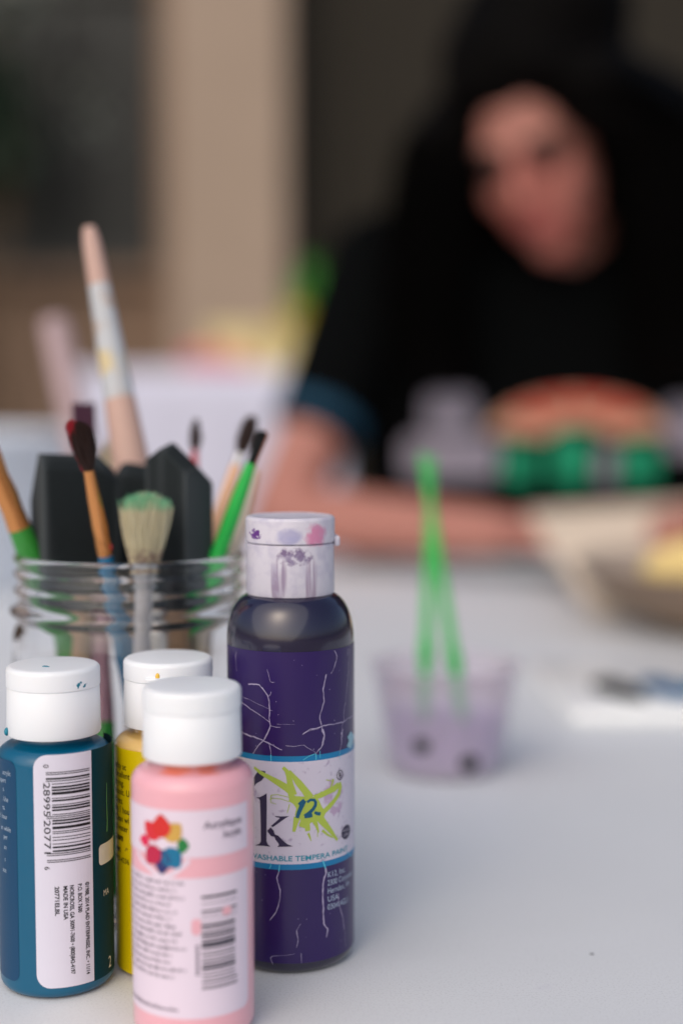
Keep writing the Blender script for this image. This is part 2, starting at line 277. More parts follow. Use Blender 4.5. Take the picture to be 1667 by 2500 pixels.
bm = bmesh.new(); box(bm, -9, -1.302, .1, .5, 1.382, 3.6); obj('upper_wall', bm, M_brown, wl, smooth=False)
bm = bmesh.new(); box(bm, -1.30, -.562, .1, .5, 2.402, 3.6); obj('lintel', bm, M_brown, wl, smooth=False)
for i in range(26):
    bm = bmesh.new(); x = -.184 + i * .145 + .003; box(bm, x, x + .139, .2 + random.uniform(-.003, .003), .235, 0, 3.6, bev=.004); o = obj('board', bm, M_darkwood, wl, smooth=False)
bm = bmesh.new(); box(bm, -.1845, 4.5, .236, .4995, 0, 3.6); obj('backing', bm, M_darkwood, wl, smooth=False)
# a climbing shrub with pale blossom at the window
M_leafd = mat('shrub_leaf', lin('#17301f'), .5, .4, 30); M_pale = mat('pale_blossom', lin('#767b74'), .6, .2, 20); M_stem = mat('stem', lin('#4d3d2c'), .8)
def leaf_cloud(bm, cen, rad, n, size):
    for _ in range(n):
        d = Vector((random.gauss(0, .5) * rad[0], random.gauss(0, .5) * rad[1], random.gauss(0, .5) * rad[2])); p = Vector(cen) + d
        q = Quaternion(Vector((random.uniform(-1, 1), random.uniform(-1, 1), random.uniform(-1, 1))).normalized(), random.uniform(0, 6.28)).to_matrix(); s = size * random.uniform(.6, 1.3)
        pts = [(0, 0, 0), (.35, .5, .05), (0, 1.1, 0), (-.35, .5, .05)]
        vs = [bm.verts.new(p + q @ (Vector(a) * s)) for a in pts]; bm.faces.new(vs[:3]); bm.faces.new((vs[0], vs[2], vs[3]))
sh = thing('flowering_shrub', 'dark green shrub with pale blossom in front of the window', 'shrub', (-1.12, 4.55, -.75))
bm = bmesh.new()
for k in range(5): tube(bm, [(0, 0, 0), (random.uniform(-.1, .1), 0, .9), (random.uniform(-.3, .2), random.uniform(-.05, .05), 1.7), (random.uniform(-.35, .25), 0, 2.2)], [.02, .015, .01, .005], 6)
obj('stem', bm, M_stem, sh)
bm = bmesh.new(); leaf_cloud(bm, (-.02, 0, 1.78), (.16, .12, .22), 1200, .05); obj('foliage', bm, M_leafd, sh, smooth=False)
bm = bmesh.new(); leaf_cloud(bm, (.06, -.02, 2.17), (.16, .1, .12), 600, .045); leaf_cloud(bm, (.34, -.02, 1.85), (.07, .05, .13), 40, .04); obj('blossom', bm, M_pale, sh, smooth=False)

# ------------------------------------------------------------------ second table beyond, under a white cloth
M_cloth2 = mat('white_cloth', lin('#d2d3e6'), .8, .06, 3, .5, 8, bdist=.02)
ft = thing('covered_table', 'distant table draped to the ground in a white lavender-tinged cloth', 'table', (-.275, 3.25, -.75))
bm = bmesh.new(); nu, nv = 120, 24; P_ = []
hw, hd, ht = .27, .32, .995
per = []
for i in range(nu):
    t = i / nu * 4; k = int(t); f = t - k
    c_ = [(-hw, -hd), (hw, -hd), (hw, hd), (-hw, hd)]; a, b = c_[k % 4], c_[(k + 1) % 4]; per.append((a[0] + (b[0] - a[0]) * f, a[1] + (b[1] - a[1]) * f))
rows = []
for j in range(nv):
    z = ht * (1 - j / (nv - 1)) ; g = j / (nv - 1)
    rows.append([bm.verts.new((x * (1 + .10 * g + .05 * g * math.sin(i * .9) + .02 * g * math.sin(i * 2.3)), y * (1 + .10 * g + .07 * g * math.sin(i * .9)), z)) for i, (x, y) in enumerate(per)])
for a, b in zip(rows, rows[1:]):
    for i in range(nu): bm.faces.new((a[i], b[i], b[(i + 1) % nu], a[(i + 1) % nu]))
bm.faces.new(rows[0]); obj('cloth', bm, M_cloth2, ft)
M_leg = mat('grey_steel', lin('#77797c'), .4, .1, metal=.6)
for sx in (-1, 1):
    for sy in (-1, 1):
        bm = bmesh.new(); tube(bm, [(sx * .24, sy * .28, 0), (sx * .24, sy * .28, .98)], .014, 10); obj('leg', bm, M_leg, ft)
# things on it
M_card = mat('cream_card', lin('#dccf98'), .8, .1, 8); M_tape = mat('tape', lin('#b8a06a'), .4)
t = thing('carton', 'cream coloured carton on the distant covered table', 'box', (-.15, 3.2, .247))
bm = bmesh.new(); box(bm, -.14, .11, -.07, .1, 0, .075, bev=.003); obj('carton_body', bm, M_card, t, smooth=False)
bm = bmesh.new(); box(bm, -.145, .115, -.075, .105, .0755, .095, bev=.003); obj('lid', bm, M_card, t, smooth=False)
bm = bmesh.new(); box(bm, -.02, .01, -.0765, -.0755, .0, .094); obj('tape_strip', bm, M_tape, t, smooth=False)
M_red = mat('red_cloth', lin('#c8686c'), .8, .15, 12)
t = fused('napkin_bundle', [[((-.30, 3.10, .27), (.05, .05, .026))], [((-.25, 3.10, .265), (.05, .04, .022))], [((-.215, 3.09, .255), (.035, .03, .012))]], M_red, None, .006); tag(t, 'crumpled soft red napkin beside the cream carton', 'napkin')
pl = thing('potted_plant', 'small plant with bright green leaves and yellow flowers in a brown pot', 'plant', (-.045, 3.1, .247))
M_pot = mat('terracotta', lin('#6d5a2e'), .8); M_leafb = mat('bright_leaf', lin('#3f8a2e'), .5, .3, 40); M_yel = mat('yellow_petal', lin('#c9b53a'), .5, .2, 40)
bm = bmesh.new(); lathe(bm, [(0, 0), (.03, 0), (.04, .06), (.044, .06), (.044, .07), (.036, .07), (.034, .06), (0, .06)], 40); obj('pot', bm, M_pot, pl)
bm = bmesh.new(); leaf_cloud(bm, (.005, 0, .155), (.045, .05, .055), 420, .035); leaf_cloud(bm, (0, 0, .11), (.04, .04, .04), 120, .03); obj('foliage', bm, M_leafb, pl, smooth=False)
bm = bmesh.new(); leaf_cloud(bm, (-.01, -.045, .105), (.055, .02, .03), 90, .028); obj('flowers', bm, M_yel, pl, smooth=False)
bm = bmesh.new()
for k in range(6): tube(bm, [(0, 0, .05), (random.uniform(-.03, .03), random.uniform(-.03, .03), .16)], [.003, .0015], 6)
obj('stem', bm, M_stem, pl)

# ------------------------------------------------------------------ the table in front
TX0, TX1, TY0, TY1 = -1.1, 1.1, .12, 1.62
M_tbl = mat('tablecloth_white', lin('#dcdfe2'), .45, .05, 6, .18, 14, spec=.4, bdist=.004)
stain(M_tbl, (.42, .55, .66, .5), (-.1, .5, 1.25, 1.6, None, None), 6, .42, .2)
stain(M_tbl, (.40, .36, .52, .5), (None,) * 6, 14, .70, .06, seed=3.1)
stain(M_tbl, (.16, .16, .20, .8), (None,) * 6, 160, .795, .02, seed=1.7)
stain(M_tbl, (.50, .51, .53, .55), (None,) * 6, 1300, .50, .25, seed=5.0); stain(M_tbl, (.08, .08, .10, 1), (.0812, .0828, .4530, .4546, None, None), 10, .05, .2)
tb = thing('folding_table', 'folding table under the white cloth that carries the paint bottles', 'table', (0, .87, -.75))
bm = bmesh.new(); box(bm, TX0 + .01, TX1 - .01, TY0 + .01 - .87, TY1 - .01 - .87, .705, .744, bev=.006); obj('tabletop', bm, M_leg, tb, smooth=False)
for sx in (-.95, .95):
    for sy in (-.62, .62):
        bm = bmesh.new(); tube(bm, [(sx, sy, 0), (sx, sy, .704)], .016, 12); obj('leg', bm, M_leg, tb)
bm = bmesh.new(); nx, ny = 90, 60; g = []
for j in range(ny + 1):
    row = []
    for i in range(nx + 1):
        x = TX0 + (TX1 - TX0) * i / nx; y = TY0 + (TY1 - TY0) * j / ny; row.append(bm.verts.new((x, y, 0)))
    g.append(row)
for j in range(ny):
    for i in range(nx): bm.faces.new((g[j][i], g[j][i + 1], g[j + 1][i + 1], g[j + 1][i]))
edge = [g[0][i] for i in range(nx + 1)] + [g[j][nx] for j in range(1, ny + 1)] + [g[ny][i] for i in range(nx - 1, -1, -1)] + [g[j][0] for j in range(ny - 1, 0, -1)]
prev = edge; cx_, cy_ = 0, .87
for d, o_ in ((.006, .004), (.05, .008), (.12, .012), (.2, .016), (.26, .02)):
    ring = []
    for k, v in enumerate(edge):
        sx = (1 if v.co.x > TX1 - 1e-6 else -1 if v.co.x < TX0 + 1e-6 else 0); sy = (1 if v.co.y > TY1 - 1e-6 else -1 if v.co.y < TY0 + 1e-6 else 0)
        q = o_ * (1 + .7 * math.sin(k * .55) * min(1, d * 8)); ring.append(bm.verts.new((v.co.x + sx * q, v.co.y + sy * q, -d)))
    n = len(edge)
    for k in range(n): bm.faces.new((prev[k], ring[k], ring[(k + 1) % n], prev[(k + 1) % n]))
    prev = ring
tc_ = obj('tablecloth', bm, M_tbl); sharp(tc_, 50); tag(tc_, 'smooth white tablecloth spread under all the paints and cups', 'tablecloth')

# ------------------------------------------------------------------ small paint bottles
M_cap = mat('white_cap', lin('#e9ecf0'), .38, .03, 60, .12, 500, sss=.15, bdist=.0002)
M_capb = mat('white_cap_teal_specks', lin('#e9ecf0'), .38, .03, 60, .12, 500, sss=.15, bdist=.0002); stain(M_capb, (.0, .18, .28, 1), (.004, .0145, -.0145, -.004, .093, .0975), 700, .50, .05, seed=.3)
M_capy = mat('white_cap_orange_seam', lin('#e9ecf0'), .38, .03, 60, .12, 500, sss=.15, bdist=.0002); stain(M_capy, (.55, .28, .06, .9), (-.015, .015, -.016, .0, .0925, .0942), 260, .44, .12)
def small_bottle(label, loc, r, m_body, m_cap, h_body=.0795, h_cap=.1, cap_r=.0142, seam=.0935, notch_az=None, tilt=(0, 0)):
    t = thing('paint_bottle', label, 'paint bottle', loc); t.rotation_euler = (tilt[0], tilt[1], 0)
    p = [(0, .0018), (r * .55, .0016), (r - .004, .0003)]
    for i in range(7): a = math.pi / 2 * i / 6; p.append((r - .003 + .003 * math.sin(a), .0033 - .003 * math.cos(a)))
    z = h_body - .0035
    for i in range(9): a = math.pi / 2 * i / 8; p.append((r - .0045 + .0045 * math.cos(a), z - .0045 + .0045 * math.sin(a)))
    p += [(r - .0063, z + .0006), (.0108, z + .0016), (.0105, z + .006), (0, z + .006)]
    bm = bmesh.new(); lathe(bm, p, 160); b = obj('bottle_body', bm, m_body, t); sharp(b, 50)
    zc = h_body - .0006
    c = [(cap_r - .0015, zc + .004), (cap_r - .0012, zc), (cap_r - .0002, zc), (cap_r, zc + .0006), (cap_r - .0003, seam - .0003), (cap_r - .0005, seam), (cap_r - .0001, seam + .0003)]
    rt = .0016
    for i in range(7): a = math.pi / 2 * i / 6; c.append((cap_r - .0001 - rt + rt * math.cos(a), h_cap - rt + rt * math.sin(a)))
    c += [(cap_r * .55, h_cap + .0003), (0, h_cap + .0004)]
    bm = bmesh.new(); lathe(bm, [(0, zc + .004)] + c, 128)
    cp = obj('cap', bm, m_cap, t); sharp(cp, 50)
    if notch_az is not None:      # thumb lip of the flip lid
        bm = bmesh.new(); box(bm, -.0035, .0035, -cap_r - .0009, -cap_r + .0012, seam + .0004, seam + .0022, Matrix.Rotation(notch_az, 4, 'Z'), bev=.0005); obj('lid_lip', bm, m_cap, cp)
    return t, b, cp
def speck(name, parent, m, p, s, label=None):
    bm = bmesh.new(); hull(bm, [(p, s)]); o = obj(name, bm, m, parent)
    if label: o['label'] = label
    return o

# blue bottle
M_blue = mat('teal_blue_paint', lin('#005778'), .32, .06, 30, coat=.2); M_panel = mat('panel_blue', lin('#003e63'), .45, .08, 20); M_deep = mat('deep_green_label', lin('#003540'), .6, .08, 20, spec=.15)
M_white = mat('label_white', lin('#d5d2e0'), .5, .03, 40); M_ink = mat('black_ink', lin('#0c0a10'), .5, .05); M_lines = mat('pale_ink', lin('#a9b9cc'), .5, .05); M_bone = mat('bone_ink', lin('#d9d6c8'), .5, .05); M_greenln = mat('green_ink', lin('#5fa86a'), .5)
RB = .0175
t, b, cp = small_bottle('teal blue paint bottle with a white barcode label, leftmost of the bottles', (-.0889, .434, 0), RB, M_blue, M_capb, cap_r=.0144)
OFF = .0001
bm = bmesh.new(); poly(bm, rrect(-30, -8.9, 5, 73.2, 3)); lp = printed('side_panel', bm, M_panel, t, RB, OFF, 'dark blue panel with pale print')
bm = bmesh.new(); gridrect(bm, 15.0, 40, 3.9, 75.8, .9); fl = printed('front_label', bm, M_deep, t, RB, OFF * .8, 'deep green front label')
bm = bmesh.new(); poly(bm, rrect(-2.85, 15.1, 4.2, 75.8, 4.2, 'ad')); wlb = printed('barcode_label', bm, M_white, t, RB, OFF * 1.6, 'white label with a barcode')
Lc = ['0001101', '0011001', '0010011', '0111101', '0100011', '0110001', '0101111', '0111011', '0110111', '0001011']
def upc(s):
    out = '101' + ''.join(Lc[int(c)] for c in s[:6]) + '01010' + ''.join(''.join('1' if q == '0' else '0' for q in Lc[int(c)]) for c in s[6:]) + '101'; return out
bm = bmesh.new(); bits = upc('028995207716'); m_ = 27.6 / 95; i = 0
while i < 95:
    if bits[i] == '1':
        j = i
        while j < 95 and bits[j] == '1': j += 1
        longb = i < 10 or i >= 85 or 45 <= i < 50; gridrect(bm, .9 if longb else 2.6, 14.3, 70.6 - j * m_ + .03, 70.6 - i * m_ - .03, .8); i = j
    else: i += 1
printed('barcode', bm, M_ink, wlb, RB, OFF * 2.6, L=9)
bm = bmesh.new(); q = -math.pi / 2
text(bm, '0', .2, 73.0, 1.6, rot=q); text(bm, '28995', .15, 67.6, 1.9, rot=q, wid=10.4); text(bm, '20771', .15, 56.2, 1.9, rot=q, wid=10.4); text(bm, '6', .1, 41.9, 1.6, rot=q)
printed('barcode_digits', bm, M_ink, wlb, RB, OFF * 2.6)
bm = bmesh.new()
for s_, u, wd in (('©1988, 2014 PLAID ENTERPRISES, INC. • 11/14', 12.3, 28.7), ('P.O. BOX 7600', 9.9, 8.9), ('NORCROSS, GA 30091-7600 • (800)842-4197', 7.4, 27.6), ('MADE IN USA', 5.5, 10.5), ('20771ELBL', 3.0, 9.0)):
    text(bm, s_, u, 35.6, 1.25, rot=q, wid=wd, bold=.022)
printed('address_print', bm, M_ink, wlb, RB, OFF * 2.6)
bm = bmesh.new()
for s_, ue, v in (('acrylic', -10.9, 68.5), ('expert', -13.3, 66.0), ('s.', -14.2, 63.3), ('. Use', -12.3, 60.3), ('ts.', -14.0, 57.6), ('1 hour', -12.9, 54.8), ('en while', -11.3, 51.2), ('per', -12.9, 48.6), ('an', -13.6, 45.4), ('s', -14.2, 41.6), ('ace', -13.9, 38.2)):
    text(bm, s_, ue, v, 1.5, sx=.75, align='RIGHT')
printed('care_print', bm, M_lines, lp, RB, OFF * 2)
bm = bmesh.new(); poly(bm, rrect(17.7, 30, 39.2, 45.6, 1.3, 'ad')); printed('name_plate', bm, M_bone, fl, RB, OFF * 1.8)
bm = bmesh.new(); text(bm, 'MA', 19.6, 29.2, 1.9, sx=.8); text(bm, '2', 22.0, 5.6, 3.6, sx=.8); printed('front_print', bm, M_bone, fl, RB, OFF * 1.8)
bm = bmesh.new(); stroke(bm, [(22.3, 64), (22.2, 58), (22.4, 52), (22.1, 48.8)], .25, .5); printed('green_edge', bm, M_greenln, fl, RB, OFF * 1.8)
M_teal = mat('wet_teal', lin('#1f7d94'), .2)
speck('paint_spot', cp, M_teal, (-.0012, -.0062, .1004), (.0009, .0006, .0002), 'teal paint speck'); speck('paint_spot', cp, M_teal, (-.0004, -.0068, .1004), (.0008, .0003, .0002), 'teal paint speck')
speck('paint_spot', cp, M_teal, (-.0132, -.0062, .0802), (.0008, .0012, .0013), 'teal paint drip')

# yellow bottle
M_yb = mat('cream_yellow_paint', lin('#dcb872'), .18, .08, 20, coat=.5, sss=.2); M_yl = mat('yellow_label', lin('#cdb600'), .4, .05, 30)
RY = .0172
t, b, cp = small_bottle('yellow labelled paint bottle standing behind the pink one', (-.055, .447, 0), RY, M_yb, M_capy, h_body=.0795, notch_az=R(-8))
bm = bmesh.new(); gridrect(bm, -23.2, 26, 1.6, 73.0, .9); yl = printed('label', bm, M_yl, t, RY, OFF, L=3)
bm = bmesh.new()
for s_, u, v, h_, bd in (('uality ac', -20.6, 66.4, 1.9, 0), ('Excellent', -20.0, 63.7, 1.9, 0), ('drying.', -20.4, 61.0, 1.9, 0), ('n-toxic. U', -21.0, 58.2, 1.9, 0), ('rfaces.', -20.8, 55.3, 1.9, 0), ('dry 1 hou', -20.8, 52.5, 1.9, 0), ('Clean wi', -20.2, 49.6, 1.9, 0), ('nd water', -21.0, 46.7, 1.9, 0), ('t.com', -20.6, 43.5, 2.0, .03), ('RMS', -20.2, 39.6, 1.5, 0), ('M D-4236', -21.0, 36.6, 1.6, 0)):
    text(bm, s_, u, v, h_, sx=.86 if h_ > 1.7 else .95, bold=bd + .008)
printed('directions_print', bm, M_ink, yl, RY, OFF * 2)
M_egg = mat('egg_yellow', lin('#e8bd4e'), .25); speck('paint_spot', cp, M_egg, (-.0016, -.01405, .0962), (.0007, .0004, .0011), 'yellow paint drip'); 
M_gr = mat('yellow_dark', lin('#8d7a10'), .5)
bm = bmesh.new(); stroke(bm, [(-13.9, 40.6), (-13.2, 41.6), (-12.6, 41.2)], .4, .7, .3); printed('smudge', bm, M_gr, yl, RY, OFF * 2)

# pink bottle
M_pink = mat('pink_paint', lin('#e8adb8'), .3, .05, 20, coat=.3, sss=.1); M_pwhite = mat('label_pinkish_white', lin('#dfd0de'), .5, .03, 40)
stain(M_pink, (.85, .20, .10, .85), (-.02, .02, -.02, -.002, .0745, .0835), 120, .34, .2, seed=1.3)
M_grey = mat('grey_ink', lin('#6a5f70'), .5); M_greyd = mat('dark_grey_ink', lin('#34323f'), .5)
RP = .0175
t, b, cp = small_bottle('pale pink paint bottle with a colourful flower logo, nearest the camera', (-.0428, .402, 0), RP, M_pink, M_cap, h_body=.0805)
bm = bmesh.new(); gridrect(bm, -30, 20.2, 54.9, 68.2, .9); l1 = printed('upper_label', bm, M_pwhite, t, RP, OFF, 'white band with a flower logo', L=3)
bm = bmesh.new(); poly(bm, rrect(-30, 20.2, 8.9, 49.1, 2.5, 'b')); l2 = printed('lower_label', bm, M_pwhite, t, RP, OFF, 'white panel with grey print and a barcode', L=2)
bm = bmesh.new(); stroke(bm, [(-17, 54.6), (-15, 52.6), (-12.2, 51.4), (-9.5, 49.8), (-6, 49.3), (-3.6, 50.4), (-.2, 53.2), (.6, 54.6)], 1.4); printed('logo_border', bm, M_pwhite, l1, RP, OFF * 1.4)
fc = (-6.9, 58.6)
for nme, tip, wd, col in (('red', (-12.9, 64.1), 2.3, '#d02a34'), ('scarlet', (-7.3, 67.0), 2.6, '#cf2a26'), ('gold', (-1.5, 64.6), 2.5, '#cba04c'), ('green', (.8, 58.4), 1.9, '#1f7a3c'), ('blue', (-1.9, 52.1), 2.7, '#0a6c93'), ('navy', (-7.2, 49.8), 2.4, '#2b3068'), ('crimson', (-12.4, 52.4), 2.4, '#b81f45'), ('rose', (-15.3, 58.5), 1.5, '#d81f50')):
    dx, dy = tip[0] - fc[0], tip[1] - fc[1]; l = math.hypot(dx, dy); dx /= l; dy /= l; r0 = 1.6 if nme not in ('green', 'rose') else 4.4; pts = []
    for k in range(17):
        s_ = k / 16; pr = r0 + (l - r0) * s_; ww = wd * math.sin(math.pi * min(1, (s_ * .95 + .03) ** .85)) ** .9 * 1.12 if k < 16 else 0; pts.append((pr, ww))
    out = [(fc[0] + dx * p_ - dy * w_, fc[1] + dy * p_ + dx * w_) for p_, w_ in pts] + [(fc[0] + dx * p_ + dy * w_, fc[1] + dy * p_ - dx * w_) for p_, w_ in pts[-2:0:-1]]
    bm = bmesh.new(); poly(bm, out); printed('petal', bm, mat('petal_' + nme, lin(col), .5), l1, RP, OFF * (2 + .2 * len(nme)), nme + ' petal of the logo')
bm = bmesh.new(); text(bm, 'Acrylique', 4.8, 62.9, 2.0, wid=12.2, bold=.02); text(bm, 'Acrylic', 16.9, 59.7, 2.0, sx=.8, align='RIGHT', bold=.02); printed('paint_name', bm, M_grey, l1, RP, OFF * 2)
bm = bmesh.new(); rs = random.Random(3)
for k in range(14):
    v = 47.1 - k * 2.06; ue = -1 + rs.choice((0, .4, -1, -2, -3.5)); u = -27
    while u < ue:
        wl_ = rs.uniform(1.2, 4.2)
        x = u
        while x < min(u + wl_, ue):
            hh = rs.choice((.75, .75, .8, 1.2)); gridrect(bm, x, x + .2, v, v + hh, 1)
            if rs.random() < .6: gridrect(bm, x + .16, x + .5, v + rs.choice((0, .35, .6)), v + rs.choice((.0, .35, .6)) + .16 + .2, 1)
            x += .62
        u += wl_ + .6
for x in range(0, 38): gridrect(bm, -26 + x * .62, -26 + x * .62 + .2, 11.0, 11.0 + rs.choice((.8, 1.3)), 1); gridrect(bm, -26 + x * .62 + .2, -26 + x * .62 + .45, 11.2, 11.5, 1)
printed('small_print', bm, M_grey, l2, RP, OFF * 2, L=9)
bm = bmesh.new()
for v, th in ((43.2, .75), (41.6, .2), (39.4, .45), (38.6, .2), (37.3, .15), (35.1, .8), (34.2, .35), (33.3, .2), (32.4, .7), (31.4, .4), (30.1, .8), (29.0, .9), (27.9, .25), (26.9, .4), (26.0, .2), (25.0, .45), (24.2, .25), (23.0, .9), (22.2, .25), (21.0, .35), (20.1, .2), (19.1, .4), (18.0, .2), (17.3, .35)): gridrect(bm, 4.0, 15.0 if v > 36 or v < 20 else 14.3, v, v + th, .8)
printed('barcode', bm, M_greyd, l2, RP, OFF * 2, L=9)
bm = bmesh.new()
for k in range(9): gridrect(bm, 2.3, 3.3, 21.5 + k * 1.0, 22.1 + k * 1.0, 1)
printed('barcode_digits', bm, M_grey, l2, RP, OFF * 2, L=9)
bm = bmesh.new(); poly(bm, rrect(1.2, 3.9, 33, 37.6, 1.2)); poly(bm, rrect(10, 13, 37.6, 40.0, 1.0)); printed('pink_smear', bm, M_pink, l2, RP, OFF * 2.6)

# ------------------------------------------------------------------ tall purple tempera bottle
M_pb = mat('dark_purple_bottle', lin('#1d1a33'), .16, .1, 20, .1, 90, coat=.6, spec=.6, bdist=.001); M_pl = mat('purple_label', lin('#271252'), .34, .08, 25, .12, 300, coat=.1)
M_crack = mat('crack_pale', lin('#a79dba'), .6); M_bandb = mat('band_blue', lin('#0673a6'), .4, .06); M_cy = mat('crack_cyan', lin('#4fb4cf'), .5)
M_kw = mat('label_grey_white', lin('#c6c0cf'), .45, .05, 60, .15, 400)
stain(M_kw, (.20, .13, .28, .55), (None,) * 6, 420, .60, .10, seed=.2); stain(M_kw, (.34, .16, .34, .55), (.008, .02, None, None, .045, .068), 350, .42, .12, seed=.9); stain(M_kw, (.25, .16, .36, .45), (-.022, -.004, None, None, .052, .070), 300, .44, .15, seed=2.2)
M_lime = mat('lime_ink', lin('#a6b948'), .5, .08, 90); M_tw = mat('teal_ink', lin('#055474'), .5); M_kk = mat('navy_ink', lin('#2c2444'), .5, .1); M_cyt = mat('turquoise_ink', lin('#12879f'), .5)
M_pcap = mat('stained_cap', lin('#cfcbd6'), .42, .04, 90, .15, 500, sss=.1, bdist=.0002)
stain(M_pcap, (.28, .28, .50, .75), (-.0055, .0055, -.022, 0, .1350, .1425), 190, .20, .28, seed=.5)
stain(M_pcap, (.14, .08, .20, .9), (-.007, .010, -.02, 0, .1275, .1372), 480, .30, .16, seed=.4)
stain(M_pcap, (.20, .12, .24, .7), (-.0075, .0015, -.02, 0, .112, .1365), 800, .30, .20, (1, 1, .05), seed=1.4)
stain(M_pcap, (.24, .13, .24, .6), (.0035, .0105, -.02, 0, .110, .1365), 900, .31, .20, (1, 1, .05), seed=2.6)
stain(M_pcap, (.62, .20, .36, .9), (.0030, .0132, -.022, 0, .1335, .1445), 330, .27, .2, (1, 1, .7), seed=2.0)
stain(M_pcap, (.12, .03, .22, 1), (-.0138, -.0075, -.02, 0, .1365, .1418), 700, .36, .08, seed=.1)
stain(M_pcap, (.45, .42, .55, .5), (None,) * 6, 260, .44, .22, seed=3.3); stain(M_pcap, (.55, .26, .42, .55), (-.015, .015, -.016, .016, .134, .146), 150, .42, .2, (1, 1, .6), seed=4.1)
RT = .0205
t = thing('paint_bottle', 'tall dark purple tempera paint bottle with a stained flip cap', 'paint bottle', (-.0165, .456, 0))
p = [(0, .002), (.013, .0018), (.0160, .0002)]
for i in range(9): a = math.pi / 2 * i / 8; p.append((RT - .0038 + .0038 * math.sin(a), .0040 - .0038 * math.cos(a)))
z0, z1 = .1045, .1192
for i in range(25):
    a = math.pi / 2 * i / 24 * .86; p.append((.0110 + (RT - .0110) * math.cos(a) ** .85, z0 + (z1 - z0) * math.sin(a) / math.sin(math.pi / 2 * .86)))
p += [(.0112, .1200), (.0112, .125), (0, .125)]
bm = bmesh.new(); lathe(bm, p, 192); b = obj('bottle_body', bm, M_pb, t); sharp(b, 60)
bm = bmesh.new(); gridrect(bm, -27.5, 60, 4.2, 103.3, .9); pl_ = printed('label', bm, M_pl, t, RT, OFF, 'purple label with pale creases', L=3)
bm = bmesh.new(); gridrect(bm, -27.5, 60, 36.2, 68.8, .9); kw = printed('name_panel', bm, M_kw, pl_, RT, OFF * 1.8, 'grey-white panel with a lime star', L=3)
bm = bmesh.new(); gridrect(bm, -27.5, 60, 68.8, 70.6, .9); printed('blue_band', bm, M_bandb, pl_, RT, OFF * 1.8, L=3)
bm = bmesh.new(); gridrect(bm, -27.5, 60, 34.4, 36.2, .9); printed('blue_band', bm, M_bandb, pl_, RT, OFF * 1.8, L=3)
bm = bmesh.new(); rs = random.Random(5)
for w_, pts in CRACKS:
    q_ = []
    for a, b_ in zip(pts, pts[1:]):
        q_.append(a); n_ = max(1, int(math.hypot(b_[0] - a[0], b_[1] - a[1]) / .7))
        for k in range(1, n_): f = k / n_; q_.append((a[0] + (b_[0] - a[0]) * f + rs.uniform(-.1, .1), a[1] + (b_[1] - a[1]) * f + rs.uniform(-.1, .1)))
    q_.append(pts[-1]); stroke(bm, q_, w_ * .95, w_ * .7, .45)
for _ in range(26): u, v = rs.uniform(-12, 26), rs.choice((rs.uniform(6, 33), rs.uniform(72, 101))); gridrect(bm, u, u + rs.uniform(.12, .3), v, v + rs.uniform(.12, .3), 1)
poly(bm, [(19.0 + .42 * math.cos(k), 75.9 + .5 * math.sin(k)) for k in (0, 1, 2, 3, 4, 5)])
printed('crease', bm, M_crack, pl_, RT, OFF * 1.9, 'pale cracks in the purple label')['kind'] = 'stuff'
bm = bmesh.new()
for w_, pts in BAND_CRACKS: stroke(bm, pts, w_)
printed('crease', bm, M_cy, pl_, RT, OFF * 2.8, 'cyan cracks across the blue bands')['kind'] = 'stuff'
bm = bmesh.new(); poly(bm, LIME_BODY); printed('star', bm, M_lime, kw, RT, OFF * 2.8)
bm = bmesh.new()
for w0, w1, pts in LIME: stroke(bm, pts, w0, w1, .12)
printed('star_rays', bm, M_lime, kw, RT, OFF * 2.7)
bm = bmesh.new()
for w0, w1, pts in TWELVE: stroke(bm, pts, w0, w1)
printed('number_twelve', bm, M_tw, kw, RT, OFF * 3.6)
for nm_, pp in (('letter_stem', K_STEM), ('letter_arm', K_ARM), ('letter_leg', K_LEG)):
    bm = bmesh.new(); poly(bm, pp); printed(nm_, bm, M_kk, kw, RT, OFF * 2.8)
bm = bmesh.new(); poly(bm, SPLAT); printed('ink_drop', bm, M_kk, kw, RT, OFF * 2.5)
bm = bmesh.new(); poly(bm, SPLAT2); printed('paint_smear', bm, mat('pale_teal_smear', lin('#8fb6c6'), .5), pl_, RT, OFF * 2.9)
bm = bmesh.new(); stroke(bm, [(18.1 + 1.45 * math.cos(2 * math.pi * k / 28), 62.7 + 1.45 * math.sin(2 * math.pi * k / 28)) for k in range(29)], .26); text(bm, 'R', 17.45, 61.9, 1.6, sx=.95, bold=.02); printed('registered_mark', bm, M_ink, kw, RT, OFF * 2.8)
bm = bmesh.new(); poly(bm, [(21.6 + 2.75 * math.cos(2 * math.pi * k / 32), 43.4 + 2.3 * math.sin(2 * math.pi * k / 32)) for k in range(32)]); ov = printed('oval_badge', bm, M_kk, kw, RT, OFF * 2.8)
bm = bmesh.new(); text(bm, '4 fl. oz.', 19.6, 43.8, .8, wid=3.8); text(bm, '(118ml)', 19.8, 42.3, .8, wid=3.2); printed('volume_print', bm, M_kw, kw, RT, OFF * 3.6)
bm = bmesh.new(); text(bm, 'WASHABLE TEMPERA PAINT', -13.2, 37.25, 1.62, wid=35.6, bold=.014); printed('kind_print', bm, M_cyt, kw, RT, OFF * 2.8)
bm = bmesh.new()
for k, (s_, wd) in enumerate((('K12, Inc.', 8.2), ('2300 Corporate', 13.6), ('Herndon, VA', 11.0), ('USA', 4.6), ('030414GL1', 9.9))): text(bm, s_, 12.75, 30.6 - k * 2.62, 1.8, wid=wd)
printed('address_print', bm, M_lines, pl_, RT, OFF * 2)
